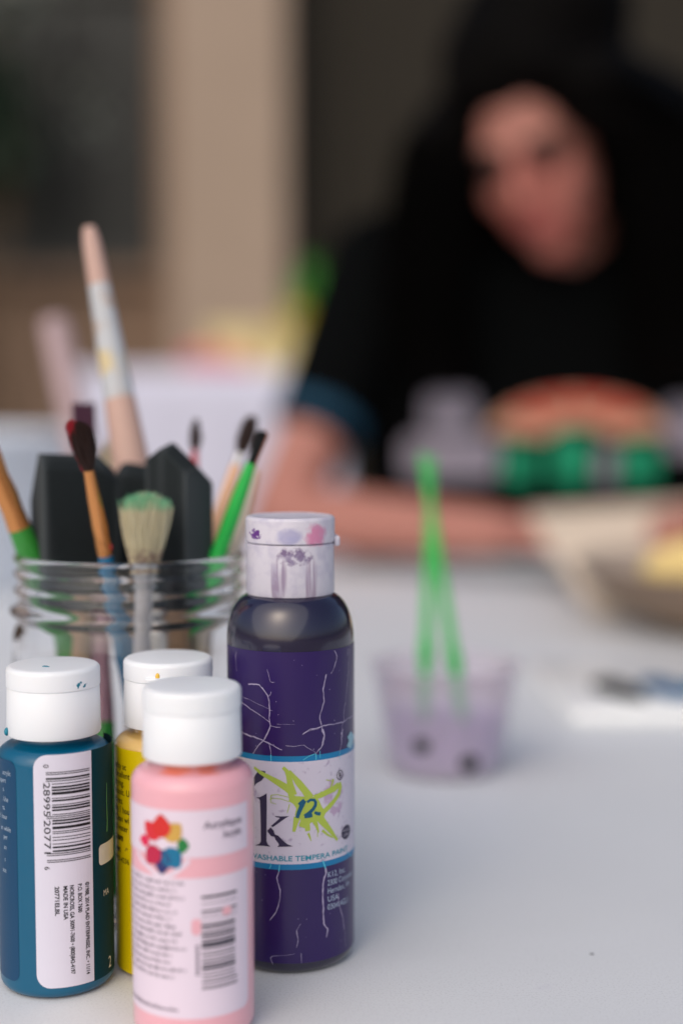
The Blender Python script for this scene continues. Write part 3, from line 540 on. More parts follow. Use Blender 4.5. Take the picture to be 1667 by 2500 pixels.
# flip cap
bm = bmesh.new(); cr_ = .0142
pr = [(0, .124), (cr_ - .0014, .124), (cr_ - .0012, .1192), (cr_ - .0003, .1192), (cr_, .1198), (cr_ - .0001, .1352), (cr_ - .0006, .1357), (0, .1357)]
lathe(bm, pr, 128); cp = obj('cap_skirt', bm, M_pcap, t); sharp(cp, 40)
bm = bmesh.new(); rl = .01435
pr = [(0, .1359), (rl - .0004, .1359), (rl, .1363), (rl, .1430)] + [(rl - .0012 + .0012 * math.cos(a * math.pi / 12), .1430 + .0012 * math.sin(a * math.pi / 12)) for a in range(1, 7)] + [(.012, .1442), (.0115, .1439), (.006, .1444), (0, .1445)]
lathe(bm, pr, 128); lid = obj('flip_lid', bm, M_pcap, t); sharp(lid, 40)
bm = bmesh.new(); box(bm, -.0045, .0045, -.0156, -.0138, .1345, .1378, Matrix.Rotation(R(98), 4, 'Z'), bev=.0007); obj('hinge', bm, M_pcap, t)
bm = bmesh.new(); box(bm, -.0035, .0035, -.0152, -.0139, .1364, .1380, Matrix.Rotation(R(172), 4, 'Z'), bev=.0005); obj('thumb_lip', bm, M_pcap, lid)

# ------------------------------------------------------------------ glass jar
JX, JY = -.0764, .512
M_glass = mat('jar_glass', (1, 1, 1, 1), .01, 0, 10, trans=1, ior=1.48); M_glass.node_tree.nodes['Principled BSDF'].inputs['Base Color'].links and None
out = [(0, 0.0022), (.022, .002), (.031, .0), (.036, .0006), (.0402, .004), (.0418, .009), (.0422, .02), (.0422, .094), (.0418, .0985), (.0405, .1015), (.0400, .1030), (.0404, .1042), (.0424, .1052), (.0430, .1064), (.0424, .1076), (.0404, .1086), (.0398, .110),
       (.0399, .1118), (.0412, .1132), (.0414, .1140), (.0410, .1148), (.0398, .1158), (.0398, .1178), (.0411, .1192), (.0412, .1200), (.0408, .1208), (.0398, .1218), (.0400, .1232), (.0411, .1240), (.0413, .1252), (.0408, .1264), (.0398, .1268)]
inn = [(.0389, .1265), (.0385, .1255), (.0384, .12), (.0384, .106), (.0388, .102), (.0397, .098), (.0399, .09), (.0399, .02), (.0395, .011), (.037, .006), (.028, .0048), (0, .0046)]
jar = thing('glass_jar', 'clear glass canning jar crowded with brushes behind the bottles', 'jar', (JX, JY, 0))
bm = bmesh.new(); lathe(bm, out + inn, 160); g_ = obj('jar_glass', bm, M_glass, jar)

# ------------------------------------------------------------------ brushes
def bristles(bm, M, n, r0, r1, L, taper, th=.00011, rough=.15, jag=.05, belly=0):
    rs = random.Random(int(L * 1e6) + n)
    for _ in range(n):
        a = rs.uniform(0, 6.283); q = math.sqrt(rs.random()); x0, y0 = math.cos(a) * q * r0, math.sin(a) * q * r0
        sx = r1 / r0; x1, y1 = x0 * sx + rs.gauss(0, rough) * r0 * .5, y0 * sx + rs.gauss(0, rough) * r0 * .5; l = L * (1 - taper * q * q) * rs.uniform(1 - jag, 1.02)
        pts = []
        for k in range(5):
            f = k / 4; bl_ = 1 + belly * math.sin(math.pi * f); pts.append(M @ Vector(((x0 + (x1 - x0) * f) * bl_, (y0 + (y1 - y0) * f) * bl_, l * f)))
        b0 = M.to_3x3() @ Vector((math.cos(a * 3), math.sin(a * 3), 0)); b1 = M.to_3x3() @ Vector((-math.sin(a * 3), math.cos(a * 3), 0)); R_ = []
        for k, p_ in enumerate(pts):
            w_ = th * (1 - .55 * k / 4); R_.append([bm.verts.new(p_ + b0 * w_), bm.verts.new(p_ - b0 * w_ * .5 + b1 * w_ * .87), bm.verts.new(p_ - b0 * w_ * .5 - b1 * w_ * .87)])
        for A, B in zip(R_, R_[1:]):
            for j in range(3): bm.faces.new((A[j], A[(j + 1) % 3], B[(j + 1) % 3], B[j]))
M_copper = mat('copper_ferrule', lin('#e09a5e'), .22, .10, 60, metal=.8); M_silver = mat('silver_ferrule', lin('#b9b9bb'), .3, .1, 40, metal=.8)
M_hair = mat('brown_bristle', lin('#3b2823'), .5, .45, 500, stretch=(1, 1, .1)); M_tan = mat('hog_bristle', lin('#e8dcbc'), .55, .3, 600, stretch=(1, 1, .1)); M_blk = mat('black_bristle', lin('#15171a'), .45, .3, 400)
stain(M_tan, (.22, .62, .36, 1), (None, None, None, None, .1415, .1600), 160, .28, .25); stain(M_tan, (.25, .12, .12, .8), (None, None, None, None, .118, .1335), 500, .36, .25)
M_wood = mat('pale_wood', lin('#c2a093'), .5, .1, 30, stretch=(1, 1, .2)); M_dowel = mat('tan_dowel', lin('#a5876c'), .6, .15, 40, stretch=(1, 1, .15)); M_hblue = mat('blue_lacquer', lin('#0b6793'), .25, .05, coat=.5); M_hgreen = mat('green_lacquer', lin('#2f8a30'), .3, .05, coat=.4)
M_plg = mat('bright_green_plastic', lin('#24b34c'), .35, .06, 60, sss=.1); M_fer_w = mat('pearl_handle', lin('#bfbcc0'), .25, .08, coat=.4); M_pinkh = mat('mauve_handle', lin('#a8808e'), .35, .1); M_redp = mat('red_paint', lin('#b02a38'), .4, .2)
def seg(parent, name, m, p0, d, a0, a1, radii, n=20, label=None):
    """piece of a brush from distance a0 to a1 along direction d from p0, with radii spread evenly"""
    d = Vector(d).normalized(); p0 = Vector(p0); k = len(radii); bm = bmesh.new()
    tube(bm, [p0 + d * (a0 + (a1 - a0) * i / (k - 1)) for i in range(k)], list(radii), n); o = obj(name, bm, m, parent)
    sharp(o, 50)
    if label: o['label'] = label
    return o
GR = 'brushes standing in the glass jar'
def brush(label, tip, bottom, group=GR, cat='brush', name='paintbrush'):
    tip, bottom = Vector(tip), Vector(bottom); t = thing(name, label, cat, (0, 0, 0), group=group); return t, tip, bottom, (bottom - tip).normalized(), (bottom - tip).length

# brown soft brush with copper ferrule, blue handle
t, T, B, d, L = brush('round brown brush with copper ferrule and blue handle, red paint on its hairs', (-.0863, .470, .1735), (-.0660, .520, .010))
M = axis_matrix(T + d * .0165, -d); bm = bmesh.new(); bristles(bm, M, 900, .0017, .0035, .0172, .22, .00012, .55, belly=.35); tube(bm, [T + d * .0165, T + d * .006], [.0015, .0024], 12); bh = obj('bristles', bm, M_hair, t)
bm = bmesh.new(); M2 = axis_matrix(T + d * .0165 + Vector((-.0006, .0004, 0)), -d - Vector((.07, 0, 0))); bristles(bm, axis_matrix(T + d * .0165 + Vector((-.0012, .0006, 0)), -d - Vector((.10, 0, 0))), 220, .0012, .0022, .0180, .1, .00013, .5, belly=.2); obj('painted_bristles', bm, M_redp, t)['label'] = 'hairs soaked in red paint'
fer = seg(t, 'ferrule', M_copper, T, d, .0155, .0475, (.0017, .0019, .0021, .0023, .00245, .0025, .0027, .00255, .0027, .0026)); seg(t, 'handle', M_hblue, T, d, .0475, L, (.0026, .0033, .0036, .0034, .0028, .0023, .0019, .0016))
speck('paint_spot', fer, M_redp, tuple(T + d * .0445 + Vector((.0026, -.001, 0))), (.0005, .0005, .0010), 'red paint speck')
# stencil brush
t, T, B, d, L = brush('stubby stencil brush with tan bristles tipped in green paint', (-.0661, .482, .1485), (-.0735, .494, .010))
bm = bmesh.new(); M = axis_matrix(T + d * .0255, -d); bristles(bm, M, 2000, .0044, .0074, .0270, .12, .00016, .6, jag=.17, belly=.08); tube(bm, [T + d * .026, T + d * .008], [.0042, .0055], 16); obj('bristles', bm, M_tan, t)
seg(t, 'ferrule', M_silver, T, d, .0240, .0300, (.0047, .0046, .0043, .0040)); seg(t, 'handle', M_fer_w, T, d, .0300, L, (.0032, .0029, .0032, .0036, .0034, .003, .0025))
# green brush with black bristles (jar)
def green_brush(label, tip, bottom, group, upright=True):
    t, T, B, d, L = brush(label, tip, bottom, group)
    bm = bmesh.new(); M = axis_matrix(T + d * .0135, -d); bristles(bm, M, 260, .0014, .0019, .0135, .08, .00014, .25); tube(bm, [T + d * .0135, T + d * .003], [.0013, .0015], 12); obj('bristles', bm, M_blk, t)
    seg(t, 'handle', M_plg, T, d, .0125, L, (.0018, .0022, .0025, .0027, .0028, .0028, .0028, .0031, .0038, .0038, .003, .0027, .0027, .0026, .0026, .0025, .0025, .0025, .0024, .0024, .0023, .0023, .0022, .0022, .0021, .0021, .002, .002, .0019, .0018, .0017, .0016))
    return t
green_brush('slim bright green plastic brush with short black bristles leaning right in the jar', (-.0276, .505, .1705), (-.088, .5119, .008), GR)
# left brush, copper ferrule and green handle
t, T, B, d, L = brush('brush at the left rim of the jar with copper ferrule and dark green handle', (-.1330, .4785, .2020), (-.0719, .5284, .008))
bm = bmesh.new(); bristles(bm, axis_matrix(T + d * .018, -d), 300, .003, .0025, .019, .3, .00014, .6, belly=.3); obj('bristles', bm, M_hair, t)
seg(t, 'ferrule', M_copper, T, d, .0175, .0705, (.0029, .0031, .0033, .0036, .0038, .0034, .0041, .0038, .0042)); seg(t, 'handle', M_hgreen, T, d, .0705, L, (.0040, .0050, .0052, .0047, .004, .0034, .003, .0025))
# big brush upside down: wooden butt smeared with paint
t, T, B, d, L = brush('largest brush, upside down, its pale wooden handle smeared with white and yellow paint', (-.098, .56, .2480), (-.0500, .503, .012))
seg(t, 'handle_end', M_wood, T, d, 0, .0240, (.0024, .0034, .0037, .0039, .0041, .0042), label='bare pinkish wooden end'); M_sm = mat('smeared_handle', lin('#b9bcc0'), .5, .12, 60); stain(M_sm, (.62, .50, .26, .9), (None, None, None, None, .186, .205), 90, .36, .2); stain(M_sm, (.45, .33, .26, .7), (None,) * 6, 120, .52, .12)
seg(t, 'handle', M_sm, T, d, .0240, .0700, (.0042, .0046, .0050, .0054, .0057, .0060), label='handle smeared with white and yellow paint'); seg(t, 'handle_neck', M_wood, T, d, .0700, .150, (.0060, .0066, .0072, .0078, .0079, .0078)); seg(t, 'ferrule', M_silver, T, d, .150, .200, (.0078, .0080, .0082))
bm = bmesh.new(); bristles(bm, axis_matrix(T + d * .198, d), 250, .0075, .007, L - .198, .1, .00025, .2); obj('bristles', bm, M_tan, t)
# square purple flat brush
M_plum = mat('plum_bristle', lin('#523246'), .6, .25, 300)
t, T, B, d, L = brush('flat brush with square plum-stained bristles at the back of the jar', (-.0994, .55, .1801), (-.0790, .4800, .010))
X_ = Vector((1, 0, 0)); M = Matrix.Translation(T) @ d.to_track_quat('Z', 'Y').to_matrix().to_4x4()
bm = bmesh.new(); rs = random.Random(4)
for k in range(260):
    x, y = rs.uniform(-.0045, .0045), rs.uniform(-.0014, .0014); p0 = T + d * .0145 + Vector((x * .9, y, 0)); p1 = T + d * rs.uniform(0, .0008) + Vector((x, y, 0)); tube(bm, [p0, p1], .00022, 3, False)
box(bm, -.0043, .0043, -.0012, .0012, .0012, .014, Matrix.Translation(T) @ Matrix.Rotation(math.pi, 4, 'X')); obj('bristles', bm, M_plum, t, smooth=False)
seg(t, 'ferrule', M_silver, T, d, .0150, .0300, (.0040, .0038, .0034)); seg(t, 'handle', M_pinkh, T, d, .0300, .125, (.0034, .0038, .0042, .0044, .0044)); seg(t, 'handle_tip', M_hgreen, T, d, .125, L, (.0044, .004, .0034, .0028), label='green lower end')
# brown brush at the back right, peach handle
M_peach = mat('peach_lacquer', lin('#e0ae88'), .35, .08, coat=.4)
t, T, B, d, L = brush('brown tipped brush with peach handle behind the green plastic brush', (-.0345, .552, .1742), (-.0880, .5000, .010))
bm = bmesh.new(); bristles(bm, axis_matrix(T + d * .0150 , -d), 480, .0017, .0018, .0165, .25, .00015, .8, belly=.7); obj('bristles', bm, M_hair, t)
seg(t, 'ferrule', M_silver, T, d, .0145, .0200, (.0017, .002)); seg(t, 'handle', M_peach, T, d, .0200, L, (.0021, .0028, .0034, .0036, .0034, .003, .0026, .0022))
# small brown brush with red collar
t, T, B, d, L = brush('small pointed brown brush with a red collar at the back of the jar', (-.0566, .555, .1738), (-.0600, .5200, .010))
bm = bmesh.new(); bristles(bm, axis_matrix(T + d * .0125, -d), 260, .0011, .0009, .0130, .3, .00012, .8, belly=.9); obj('bristles', bm, M_hair, t)
seg(t, 'ferrule', M_redp, T, d, .0120, .0240, (.0012, .0016, .002)); seg(t, 'handle', M_wood, T, d, .0240, L, (.002, .0026, .0028, .0026, .0022, .002))
# pale translucent handle right
t, T, B, d, L = brush('pale beige brush handle leaning at the right rim of the jar', (-.0318, .5300, .155), (-.0740, .4950, .010))
seg(t, 'handle', mat('pale_plastic', lin('#cdbdae'), .35, .06), T, d, 0, L * .75, (.0016, .0028, .0034, .0036, .0036, .0034, .0034)); seg(t, 'ferrule', M_silver, T, d, L * .75, L * .9, (.0034, .0034)); bm = bmesh.new(); bristles(bm, axis_matrix(T + d * L * .9, d), 120, .003, .002, L * .1, .2, .0002, .3); obj('bristles', bm, M_hair, t)
# cream bristle brushes, heads up
for lab, a, b_, rr in (('cream mop brush half hidden behind the left foam brush', (-.0880, .55, .1665), (-.0680, .5290, .010), .0068), ('small greyish cream mop brush between the middle and right foam brushes', (-.0650, .55, .1635), (-.0690, .5330, .010), .0045)):
    t, T, B, d, L = brush(lab, a, b_); bm = bmesh.new(); bristles(bm, axis_matrix(T + d * .022, -d), 420, rr * .75, rr, .022, .35, .00018, .35, belly=.15); tube(bm, [T + d * .022, T + d * .008], [rr * .7, rr * .6], 14); obj('bristles', bm, mat('cream_bristle', lin('#d9cfb8'), .6, .15, 300), t)
    seg(t, 'ferrule', M_silver, T, d, .0215, .034, (rr * .8, rr * .7)); seg(t, 'handle', M_dowel, T, d, .034, L, (rr * .6, .0034, .0032, .003))
# foam brushes
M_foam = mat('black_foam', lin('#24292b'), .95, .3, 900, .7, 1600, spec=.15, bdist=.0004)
def edge_highlights(m, col):
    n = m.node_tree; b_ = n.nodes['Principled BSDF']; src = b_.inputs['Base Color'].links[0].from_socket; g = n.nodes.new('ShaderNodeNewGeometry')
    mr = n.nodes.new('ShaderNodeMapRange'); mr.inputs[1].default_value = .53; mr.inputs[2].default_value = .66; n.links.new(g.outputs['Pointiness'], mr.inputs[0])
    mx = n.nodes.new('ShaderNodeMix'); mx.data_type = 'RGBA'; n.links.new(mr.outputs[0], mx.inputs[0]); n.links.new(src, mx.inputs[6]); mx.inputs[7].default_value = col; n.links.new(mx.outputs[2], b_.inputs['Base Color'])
edge_highlights(M_foam, lin('#7a8185'))  # bevel highlights painted as a lighter colour along the foam edges
def foam(label, c, W, D_, ztop, zbot, yaw, ridge, bev_h, bottom, outline=((-1, 0), (1, 0)), lean=0.0):
    t = thing('foam_brush', label, 'foam brush', (0, 0, 0), group='black foam brushes in the jar')
    M = Matrix.Translation(Vector((c[0], c[1], 0))) @ Matrix.Rotation(yaw, 4, 'Z') @ Matrix.Rotation(lean, 4, 'Y')
    bm = bmesh.new(); hw_, hd_ = W / 2, D_ / 2; nx_ = 10; rings = []
    for i in range(nx_ + 1):
        x = -hw_ + W * i / nx_; e = 1 - .02 * (abs(x) / hw_) ** 4; f_ = x / hw_; s_ = 0
        for (xa, za), (xb, zb) in zip(outline, outline[1:]):
            if xa <= f_ <= xb + 1e-9: s_ = za + (zb - za) * (f_ - xa) / (xb - xa)
        pr_ = [(-hd_, zbot), (-hd_, ztop + s_ - bev_h * (.35 if ridge < 0 else 1)), (hd_ * ridge, ztop + s_), (hd_, ztop + s_ - bev_h * (1 if ridge < 0 else .35)), (hd_, zbot)]
        rings.append([bm.verts.new((x * e, y, z)) for y, z in pr_])
    for a, b_ in zip(rings, rings[1:]):
        for j in range(5): bm.faces.new((a[j], b_[j], b_[(j + 1) % 5], a[(j + 1) % 5]))
    bm.faces.new(rings[0]); bm.faces.new(rings[-1][::-1]); bmesh.ops.recalc_face_normals(bm, faces=bm.faces[:])
    es = [e for e in bm.edges if len(e.link_faces) == 2 and e.calc_face_angle(0) > .4]; bmesh.ops.bevel(bm, geom=es, offset=.0007, segments=2, affect='EDGES', profile=.5)
    bmesh.ops.triangulate(bm, faces=[f for f in bm.faces if len(f.verts) > 4])
    for v in bm.verts: v.co = M @ v.co
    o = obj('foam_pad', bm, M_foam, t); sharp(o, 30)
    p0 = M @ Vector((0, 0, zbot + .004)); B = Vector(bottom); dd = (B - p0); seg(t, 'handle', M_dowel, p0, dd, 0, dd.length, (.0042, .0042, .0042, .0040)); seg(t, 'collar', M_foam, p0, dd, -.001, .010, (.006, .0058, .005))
    return t
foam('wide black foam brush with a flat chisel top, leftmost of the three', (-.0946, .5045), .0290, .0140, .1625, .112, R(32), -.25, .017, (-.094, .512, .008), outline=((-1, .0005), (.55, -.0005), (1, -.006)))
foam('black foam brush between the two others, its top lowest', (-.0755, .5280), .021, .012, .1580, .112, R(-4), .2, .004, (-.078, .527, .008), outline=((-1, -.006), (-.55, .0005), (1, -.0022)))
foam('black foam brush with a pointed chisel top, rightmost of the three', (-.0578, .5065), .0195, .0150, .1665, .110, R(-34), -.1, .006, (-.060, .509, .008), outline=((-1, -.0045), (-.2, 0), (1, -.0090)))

# ------------------------------------------------------------------ water cup with two green brushes
cup = thing('plastic_cup', 'clear plastic cup of murky lilac paint water', 'cup', (.0508, .690, 0))
M_pet = mat('clear_plastic', (.90, .86, .93, 1), .28, 0, trans=.72, ior=1.12); M_wat = mat('lilac_water', lin('#cba8dc'), .25, .06, 20, trans=.2, ior=1.1)
KS = 1.15
bm = bmesh.new(); lathe(bm, [(r_ * KS, z_) for r_, z_ in [(0, .0012), (.020, .001), (.0215, 0), (.0232, .001), (.0238, .003), (.0305, .052), (.0318, .0522), (.0318, .0530), (.0300, .0530), (.0298, .052), (.0232, .0040), (.0222, .0024), (0, .0022)]], 96); obj('cup_wall', bm, M_pet, cup)
bm = bmesh.new(); lathe(bm, [(r_ * 1.07, z_) for r_, z_ in [(0, .0026), (.0220, .0028), (.0230, .0045), (.0262, .030), (.0255, .0297), (0, .0295)]], 96); obj('paint_water', bm, M_wat, cup)
for dx_, z_, ww_, col_ in ((-.0129, .018, .0046, '#33373d'), (.0098, .0095, .0050, '#14161a')):
    rr_ = (.0238 + .0067 * (z_ - .003) / .049) * KS; dy_ = -math.sqrt(rr_ * rr_ - dx_ * dx_)
    bm = bmesh.new(); hull(bm, [((dx_, dy_, z_), (ww_, .0016, ww_ * .85), Matrix.Rotation(math.atan2(dx_, -dy_), 3, 'Z'))]); o = obj('paint_blob', bm, mat('dark_blob', lin(col_), .5), cup); o['label'] = 'dark paint blob on the front of the cup'
green_brush('green plastic brush in the cup, its black tip lower and to the right', (.0615, .6668, .0060), (.0412, .724, .1535), 'green brushes in the paint water')
green_brush('green plastic brush in the cup, its black tip higher and to the left', (.0387, .6662, .0120), (.0462, .730, .1515), 'green brushes in the paint water')

# ------------------------------------------------------------------ palette tray
M_tray = mat('white_tray', lin('#f0f2f2'), .3, .03, 30, coat=.3)
tr = thing('palette_tray', 'white plastic palette with wells of dark and blue paint', 'palette', (.126, .80, 0)); tr.rotation_euler = (0, 0, R(2))
bm = bmesh.new(); box(bm, 0, .172, -.022, .130, 0, .009, bev=.0035); obj('tray', bm, M_tray, tr)
for i, (nm_, col_) in enumerate((('black', '#060d10'), ('blue', '#02507c'), ('teal', '#1a7893'), ('violet', '#3a2a50'), ('brown', '#4a3020'))):
    bm = bmesh.new(); lathe(bm, [(.0140, .0085), (.0142, .0096), (.0138, .0099), (.0134, .0097), (.0130, .0095), (0, .0093)], 48)
    o = obj('well', bm, M_tray, tr, loc=(.037 + i * .0292, .024, 0)); o.scale = (.70, 2.0, 1); o.rotation_euler = (0, 0, R(20))
    bm = bmesh.new(); lathe(bm, [(.0131, .0096), (.0128, .0118), (.0112, .0142), (.0080, .0158), (.004, .0164), (0, .0165)], 40); o2 = obj('paint', bm, mat(nm_ + '_paint_wet', lin(col_), .6, spec=.15), o); o2['label'] = nm_ + ' paint'

# ------------------------------------------------------------------ bowl, board, tub
M_bowl = mat('tan_bowl', lin('#857160'), .6, .15, 20, .2, 100); M_bowlin = mat('bowl_inside', lin('#a8988a'), .6, .08, 20)
bw = thing('craft_bowl', 'wide tan bowl with a yellow sponge on its rim at the right edge', 'bowl', (.318, 1.12, 0)); bw.scale = (1, 1, .86)
bm = bmesh.new(); lathe(bm, [(0, .002), (.05, .002), (.058, 0), (.066, .002), (.095, .018), (.118, .038), (.132, .060), (.1335, .0615), (.1315, .0625), (.1300, .0610)], 96); obj('bowl_outside', bm, M_bowl, bw)
bm = bmesh.new(); lathe(bm, [(.1300, .0610), (.115, .040), (.092, .022), (.06, .008), (0, .006)], 96); obj('bowl_inside', bm, M_bowlin, bw)
M_spy = mat('yellow_sponge', lin('#dcc282'), .9, .12, 60, .6, 400, bdist=.002)
t = fused('sponge', [[((.236, 1.045, .056), .015), ((.272, 1.04, .056), .017), ((.254, 1.045, .068), .013)], [((.256, 1.045, .048), .014)]], M_spy, None, .003, 4); tag(t, 'soft yellow sponge resting on the rim of the tan bowl', 'sponge')
M_nap = mat('white_tissue', lin('#e3ded6'), .8, .05, 30)
t = fused('tissue', [[((.300, 1.045, .045), .02), ((.33, 1.06, .05), .018)], [((.315, 1.10, .045), .025)]], M_nap, None, .004, 4); tag(t, 'crumpled white tissue inside the tan bowl', 'tissue')
M_board = mat('cream_board', lin('#d9c8b4'), .7, .06, 10)
t = thing('craft_board', 'cream coloured board lying tilted behind the tan bowl', 'board', (.335, 1.30, 0.012)); t.rotation_euler = (R(16), R(-3), R(6))
bm = bmesh.new(); box(bm, -.135, .22, -.10, .14, .022, .030, bev=.002); bd_ = obj('board_face', bm, M_board, t)
bm = bmesh.new(); box(bm, -.128, .213, -.093, .133, .012, .0218, bev=.001); obj('stretcher_frame', bm, M_wood, t)
M_tub = mat('white_tub', lin('#dfe6f0'), .4, .03, 20)
tu = thing('storage_tub', 'white plastic storage tub on the left end of the table', 'tub', (-.40, 1.40, 0)); tu.scale = (1, 1, .93)
bm = bmesh.new(); lathe(bm, [(0, .002), (.108, .002), (.113, .0), (.118, .004), (.134, .150), (.142, .151), (.143, .160), (.138, .163), (.133, .160), (.115, .008), (0, .006)], 96); obj('tub_wall', bm, M_tub, tu)
bm = bmesh.new(); tube(bm, [(.140 * math.cos(a), .145 * math.sin(a), .158) for a in [2 * math.pi * k / 48 for k in range(49)]], .0035, 10); obj('rim_bead', bm, M_tub, tu)
t = thing('wooden_stick', 'long pinkish wooden stick standing in a small pot on the table', 'stick', (0, 0, 0)); 
M_rose = mat('rose_wood', lin('#b9a0a2'), .5, .06)
seg(t, 'stick_shaft', M_rose, (-.191, .95, .236), (.0155, 0, -.075), .004, .232, (.0085, .0095, .010, .0105)); seg(t, 'stick_tip', M_rose, (-.191, .95, .236), (.0155, 0, -.075), 0, .004, (.005, .0075, .0085))
M_foot = mat('pot_white', lin('#d9dde6'), .4)
pt = thing('ceramic_pot', 'low white pot holding the wooden stick behind the jar', 'pot', (-.141, .95, 0)); bm = bmesh.new(); lathe(bm, [(0, .001), (.026, .001), (.03, .004), (.035, .05), (.037, .055), (.0345, .056), (.033, .05), (.027, .006), (0, .005)], 64); obj('pot_wall', bm, M_foot, pt)

# ------------------------------------------------------------------ person
M_skin = mat('skin', lin('#aa7265'), .55, .08, 30, .1, 300, sss=.08); stain(M_skin, (.40, .10, .08, .8), (.10, .34, 1.38, 1.64, .28, .47), 16, .25, .25, seed=.6); M_hairp = mat('black_hair', (.0016, .0013, .0012, 1), .7, .3, 200, spec=.05); M_shirt = mat('black_sweater', (.0020, .0024, .0026, 1), .95, .25, 60, .3, 300, spec=.05)
hc = Vector((.218, 1.590, .462)); fwd = Vector((-.38, -.80, -.46)).normalized(); up = Vector((-.354, -.334, .873)); up = (up - fwd * up.dot(fwd)).normalized(); rt = (-fwd).cross(up).normalized()
HM = Matrix((rt, -fwd, up)).transposed()
def H(x, y, z): return hc + HM @ Vector((x, y, z))
def E_(x, y, z, a, b_, c_): return [(H(x, y, z), (a, b_, c_), HM)]
parts = [E_(0, .012, .028, .074, .092, .084), E_(0, -.025, -.035, .060, .060, .078), E_(0, -.058, -.098, .024, .020, .018), E_(-.034, -.054, -.028, .026, .024, .030), E_(.034, -.054, -.028, .026, .024, .030), E_(0, -.045, -.060, .048, .040, .040), E_(-.026, -.071, .026, .026, .013, .010), E_(.026, -.071, .026, .026, .013, .010),
         [(H(0, -.080, .012), .0075), (H(0, -.101, -.028), .010)], E_(-.011, -.090, -.032, .007, .008, .006), E_(.011, -.090, -.032, .007, .008, .006), E_(0, -.083, -.060, .023, .007, .0055), E_(0, -.081, -.070, .020, .007, .006), E_(-.078, .012, -.008, .008, .018, .030), E_(.078, .012, -.008, .008, .018, .030)]
nb = Vector((.262, 1.70, .318)); parts.append([(H(0, .03, -.045), .050), (nb, .058)])
sL, sR = Vector((.050, 1.70, .335)), Vector((.470, 1.72, .335)); eL, eR = Vector((-.068, 1.553, .055)), Vector((.560, 1.56, .060)); wL, wR = Vector((.150, 1.43, .048)), Vector((.395, 1.37, .072))
parts += [[(nb, .07), (sL, .052)], [(nb, .07), (sR, .052)], [(nb + Vector((0, .01, -.02)), (.13, .08, .06)), (Vector((.27, 1.82, -.12)), (.15, .10, .10))], [(Vector((.27, 1.82, -.12)), (.15, .10, .10)), (Vector((.27, 1.86, -.26)), (.17, .11, .08))],
          [(sL, .050), (eL, .036)], [(sR, .050), (eR, .040)], [(eL, .037), (eL.lerp(wL, .35), .036)], [(eL.lerp(wL, .3), .036), (wL, .026)], [(eR, .041), (eR.lerp(wR, .35), .038)], [(eR.lerp(wR, .3), .039), (wR, .026)]]
def hand(wr, direction, n_, side, curl):
    d_ = Vector(direction).normalized(); n_ = Vector(n_); n_ = (n_ - d_ * n_.dot(d_)).normalized(); s_ = d_.cross(n_) * side; out_ = []
    k0 = wr + d_ * .082; out_.append([(wr + d_ * .01, .022), (wr + d_ * .02 + s_ * .012, .017), (wr + d_ * .02 - s_ * .012, .017), (k0 + s_ * .030, .012), (k0 + s_ * .01, .0135), (k0 - s_ * .012, .0135), (k0 - s_ * .031, .011)])
    for off_, ln in ((.031, .072), (.011, .082), (-.011, .076), (-.031, .060)):
        p = k0 + s_ * off_ - d_ * .006; a = 0; r_ = .0098
        for f, ang in ((.45, curl[0]), (.30, curl[1]), (.25, curl[2])):
            a += ang; v = d_ * math.cos(a) - n_ * math.sin(a); q = p + v * ln * f + s_ * off_ * .06; out_.append([(p, r_), (q, r_ * .9)]); p = q; r_ *= .9
    b0 = wr + d_ * .030 + s_ * .026; b1 = b0 + (d_ * .7 + s_ * .7 - n_ * .3).normalized() * .034; b2 = b1 + (d_ * .9 + s_ * .2 - n_ * .4).normalized() * .028
    out_ += [[(b0, .015), (b1, .0115)], [(b1, .0115), (b2, .0095)]]
    return out_
parts += hand(wL, (.95, -.22, .0), (0, .15, 1), 1, (.35, .45, .35)); parts += hand(wR, (-.90, -.25, -.08), (0, .1, 1), -1, (.4, .5, .4))
per_ = thing('person', 'person with long black hair in a black printed sweater, head bowed over the table', 'person', (0, 0, 0))
body = fused('body', parts, M_skin, per_, .0042, 5)
# carve eye sockets a little
for v in body.data.vertices:
    for sx in (-1, 1):
        q = v.co - H(sx * .032, -.078, .002); r_ = math.sqrt((q.dot(rt) / .020) ** 2 + (q.dot(up) / .013) ** 2 + (q.dot(fwd) / .03) ** 2)
        if r_ < 1: v.co -= fwd * .011 * (1 - r_ * r_)
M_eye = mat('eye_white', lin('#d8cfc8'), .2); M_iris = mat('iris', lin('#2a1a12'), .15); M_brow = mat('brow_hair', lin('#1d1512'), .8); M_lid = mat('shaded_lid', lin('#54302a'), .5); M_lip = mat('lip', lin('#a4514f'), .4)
for sx in (-1, 1):
    bm = bmesh.new(); hull(bm, [(H(sx * .032, -.064, .001), .0125)], 3); e = obj('eyeball', bm, M_eye, per_); bm = bmesh.new(); hull(bm, [(H(sx * .032, -.0725, -.003), .0055)], 2); obj('iris', bm, M_iris, e)
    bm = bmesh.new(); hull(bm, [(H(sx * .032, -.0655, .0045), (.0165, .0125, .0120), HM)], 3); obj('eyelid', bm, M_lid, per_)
    bm = bmesh.new(); tube(bm, [H(sx * .016, -.083, .019), H(sx * .030, -.085, .026), H(sx * .046, -.076, .022)], [.0042, .0052, .003], 8); obj('eyebrow', bm, M_brow, per_)
    bm = bmesh.new(); tube(bm, [H(sx * .019, -.077, -.002), H(sx * .032, -.0795, -.006), H(sx * .045, -.072, -.003)], .0026, 6); obj('eyelashes', bm, M_brow, per_)
bm = bmesh.new(); hull(bm, [(H(0, -.0845, -.0600), (.022, .0065, .0042), HM)], 3); hull(bm, [(H(0, -.0830, -.0690), (.019, .0065, .005), HM)], 3); obj('lips', bm, M_lip, per_)
